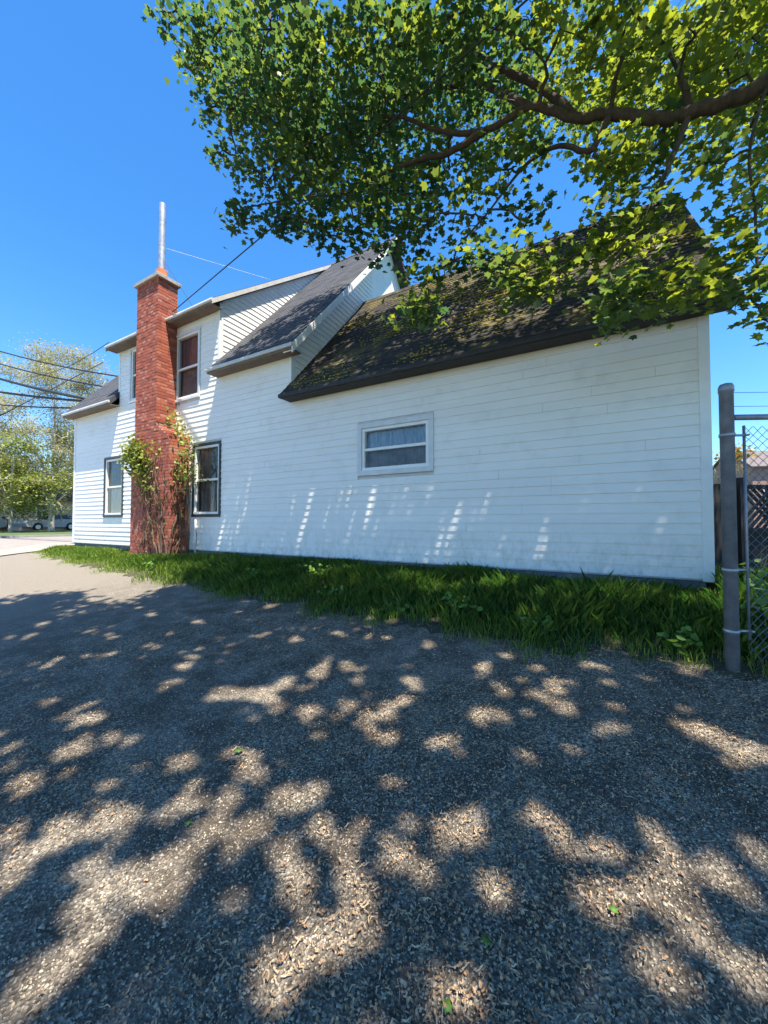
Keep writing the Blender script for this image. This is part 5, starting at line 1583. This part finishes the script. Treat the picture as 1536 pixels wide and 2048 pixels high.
vz = loc[:, :, 2] * r_[:, None] + z[:, None] + .2 * r_[:, None]
vv = np.stack([vx, vy, vz], -1).reshape(-1, 3)
ff = (np.arange(n)[:, None, None] * 6 + of[None]).reshape(-1, 3)
tag(link('pebbles', index_mesh('pebbles', vv, ff, M['pebble'])), 'small loose grey stones covering the gravel lot', 'gravel', kind='stuff')


def litter(name, n, mat, ln, wd, label, curl):
    x, y = scatter_xy(n * 2)
    # gathers in drifts
    den = np.sin(x * 2.1 + .6) * np.sin(y * 2.9 - 1) + .7 * np.sin(x * 4.3 - y * 3.7 + 2) + np.where(x > -1.2, .45, -.5)
    kk = gp.random(n * 2) < np.clip(.35 + .4 * den, .04, 1)
    x, y = x[kk][:n], y[kk][:n]
    n = len(x)
    z = gz(x, y) + .012
    L = gp.uniform(*ln, n); W = gp.uniform(*wd, n)
    a0 = gp.uniform(0, 6.28, n); cu = gp.normal(0, curl, n)
    px_, py_, hd = x.copy(), y.copy(), a0.copy()
    quads = []
    zoff = gp.uniform(0, .012, n)
    for s in range(3):
        nx_, ny_ = px_ + np.cos(hd) * L / 3, py_ + np.sin(hd) * L / 3
        h2 = hd + cu
        w0, w1 = W * (1 if s else .4), W * (1 if s < 2 else .4)
        za = z + zoff + .004 * math.sin(s * 2.0); zb = z + zoff + .004 * math.sin((s + 1) * 2.0)
        quads.append(np.stack([np.stack([px_ - np.sin(hd) * w0, py_ + np.cos(hd) * w0, za], 1), np.stack([px_ + np.sin(hd) * w0, py_ - np.cos(hd) * w0, za + .002], 1),
                               np.stack([nx_ + np.sin(h2) * w1, ny_ - np.cos(h2) * w1, zb + .002], 1), np.stack([nx_ - np.sin(h2) * w1, ny_ + np.cos(h2) * w1, zb], 1)], 1))
        px_, py_, hd = nx_, ny_, h2
    q = np.concatenate(quads)
    tag(link(name, fast_mesh(name, q, 4, M[mat])), label, 'litter', kind='stuff')
litter('fallen_catkins', 10000, 'litter', (.012, .04), (.0008, .002), 'dry brown tree catkins strewn over the gravel', .8)
litter('leaf_scraps', 7000, 'litter_red', (.008, .02), (.002, .005), 'reddish brown bud scales and leaf scraps on the gravel', .3)

fl_sh = np.array([(0, -.5), (.2, -.38), (.48, -.34), (.36, -.1), (.5, .16), (.2, .16), (0, .52), (-.2, .16), (-.5, .16), (-.36, -.1), (-.48, -.34), (-.2, -.38)])
FALL = [((-.30, 1.18), .035, 'small green leaf lying on the gravel in the foreground below the middle'),
        ((-1.72, 1.42), .05, 'green fallen leaf on the shaded gravel left of the middle'),
        ((-.36, .99), .035, 'dark green fallen leaf at the bottom edge of the gravel'),
        ((.24, 1.19), .04, 'yellow green fallen leaf in the sun patch at right'),
        ((-1.55, 1.02), .03, 'yellowish fallen leaf in the sun patch at lower left'),
        ((.05, 1.45), .03, 'tiny green leaf on shaded gravel right of the middle')]
for (x, y), s, lab in FALL:
    z = float(gz(x, y)) + .02
    a = random.uniform(0, 6.28)
    pts = np.array([[(p_[0] * math.cos(a) - p_[1] * math.sin(a)) * s, (p_[0] * math.sin(a) + p_[1] * math.cos(a)) * s, .15 * s * abs(p_[0]) + .1 * s * p_[1]] for p_ in fl_sh])
    me = fast_mesh('fallen_leaf', pts[None], 12, M['fallen'], uvw=np.array([.6]))
    o = link('fallen_leaf', me, None, (x, y, z))
    sol = o.modifiers.new('thick', 'SOLIDIFY'); sol.thickness = .0008
    tag(o, lab, 'leaf', 'fallen green leaves')
print('objects', len(bpy.data.objects), 'tris', sum(len(m_.loops) - 2 * len(m_.polygons) for m_ in bpy.data.meshes))
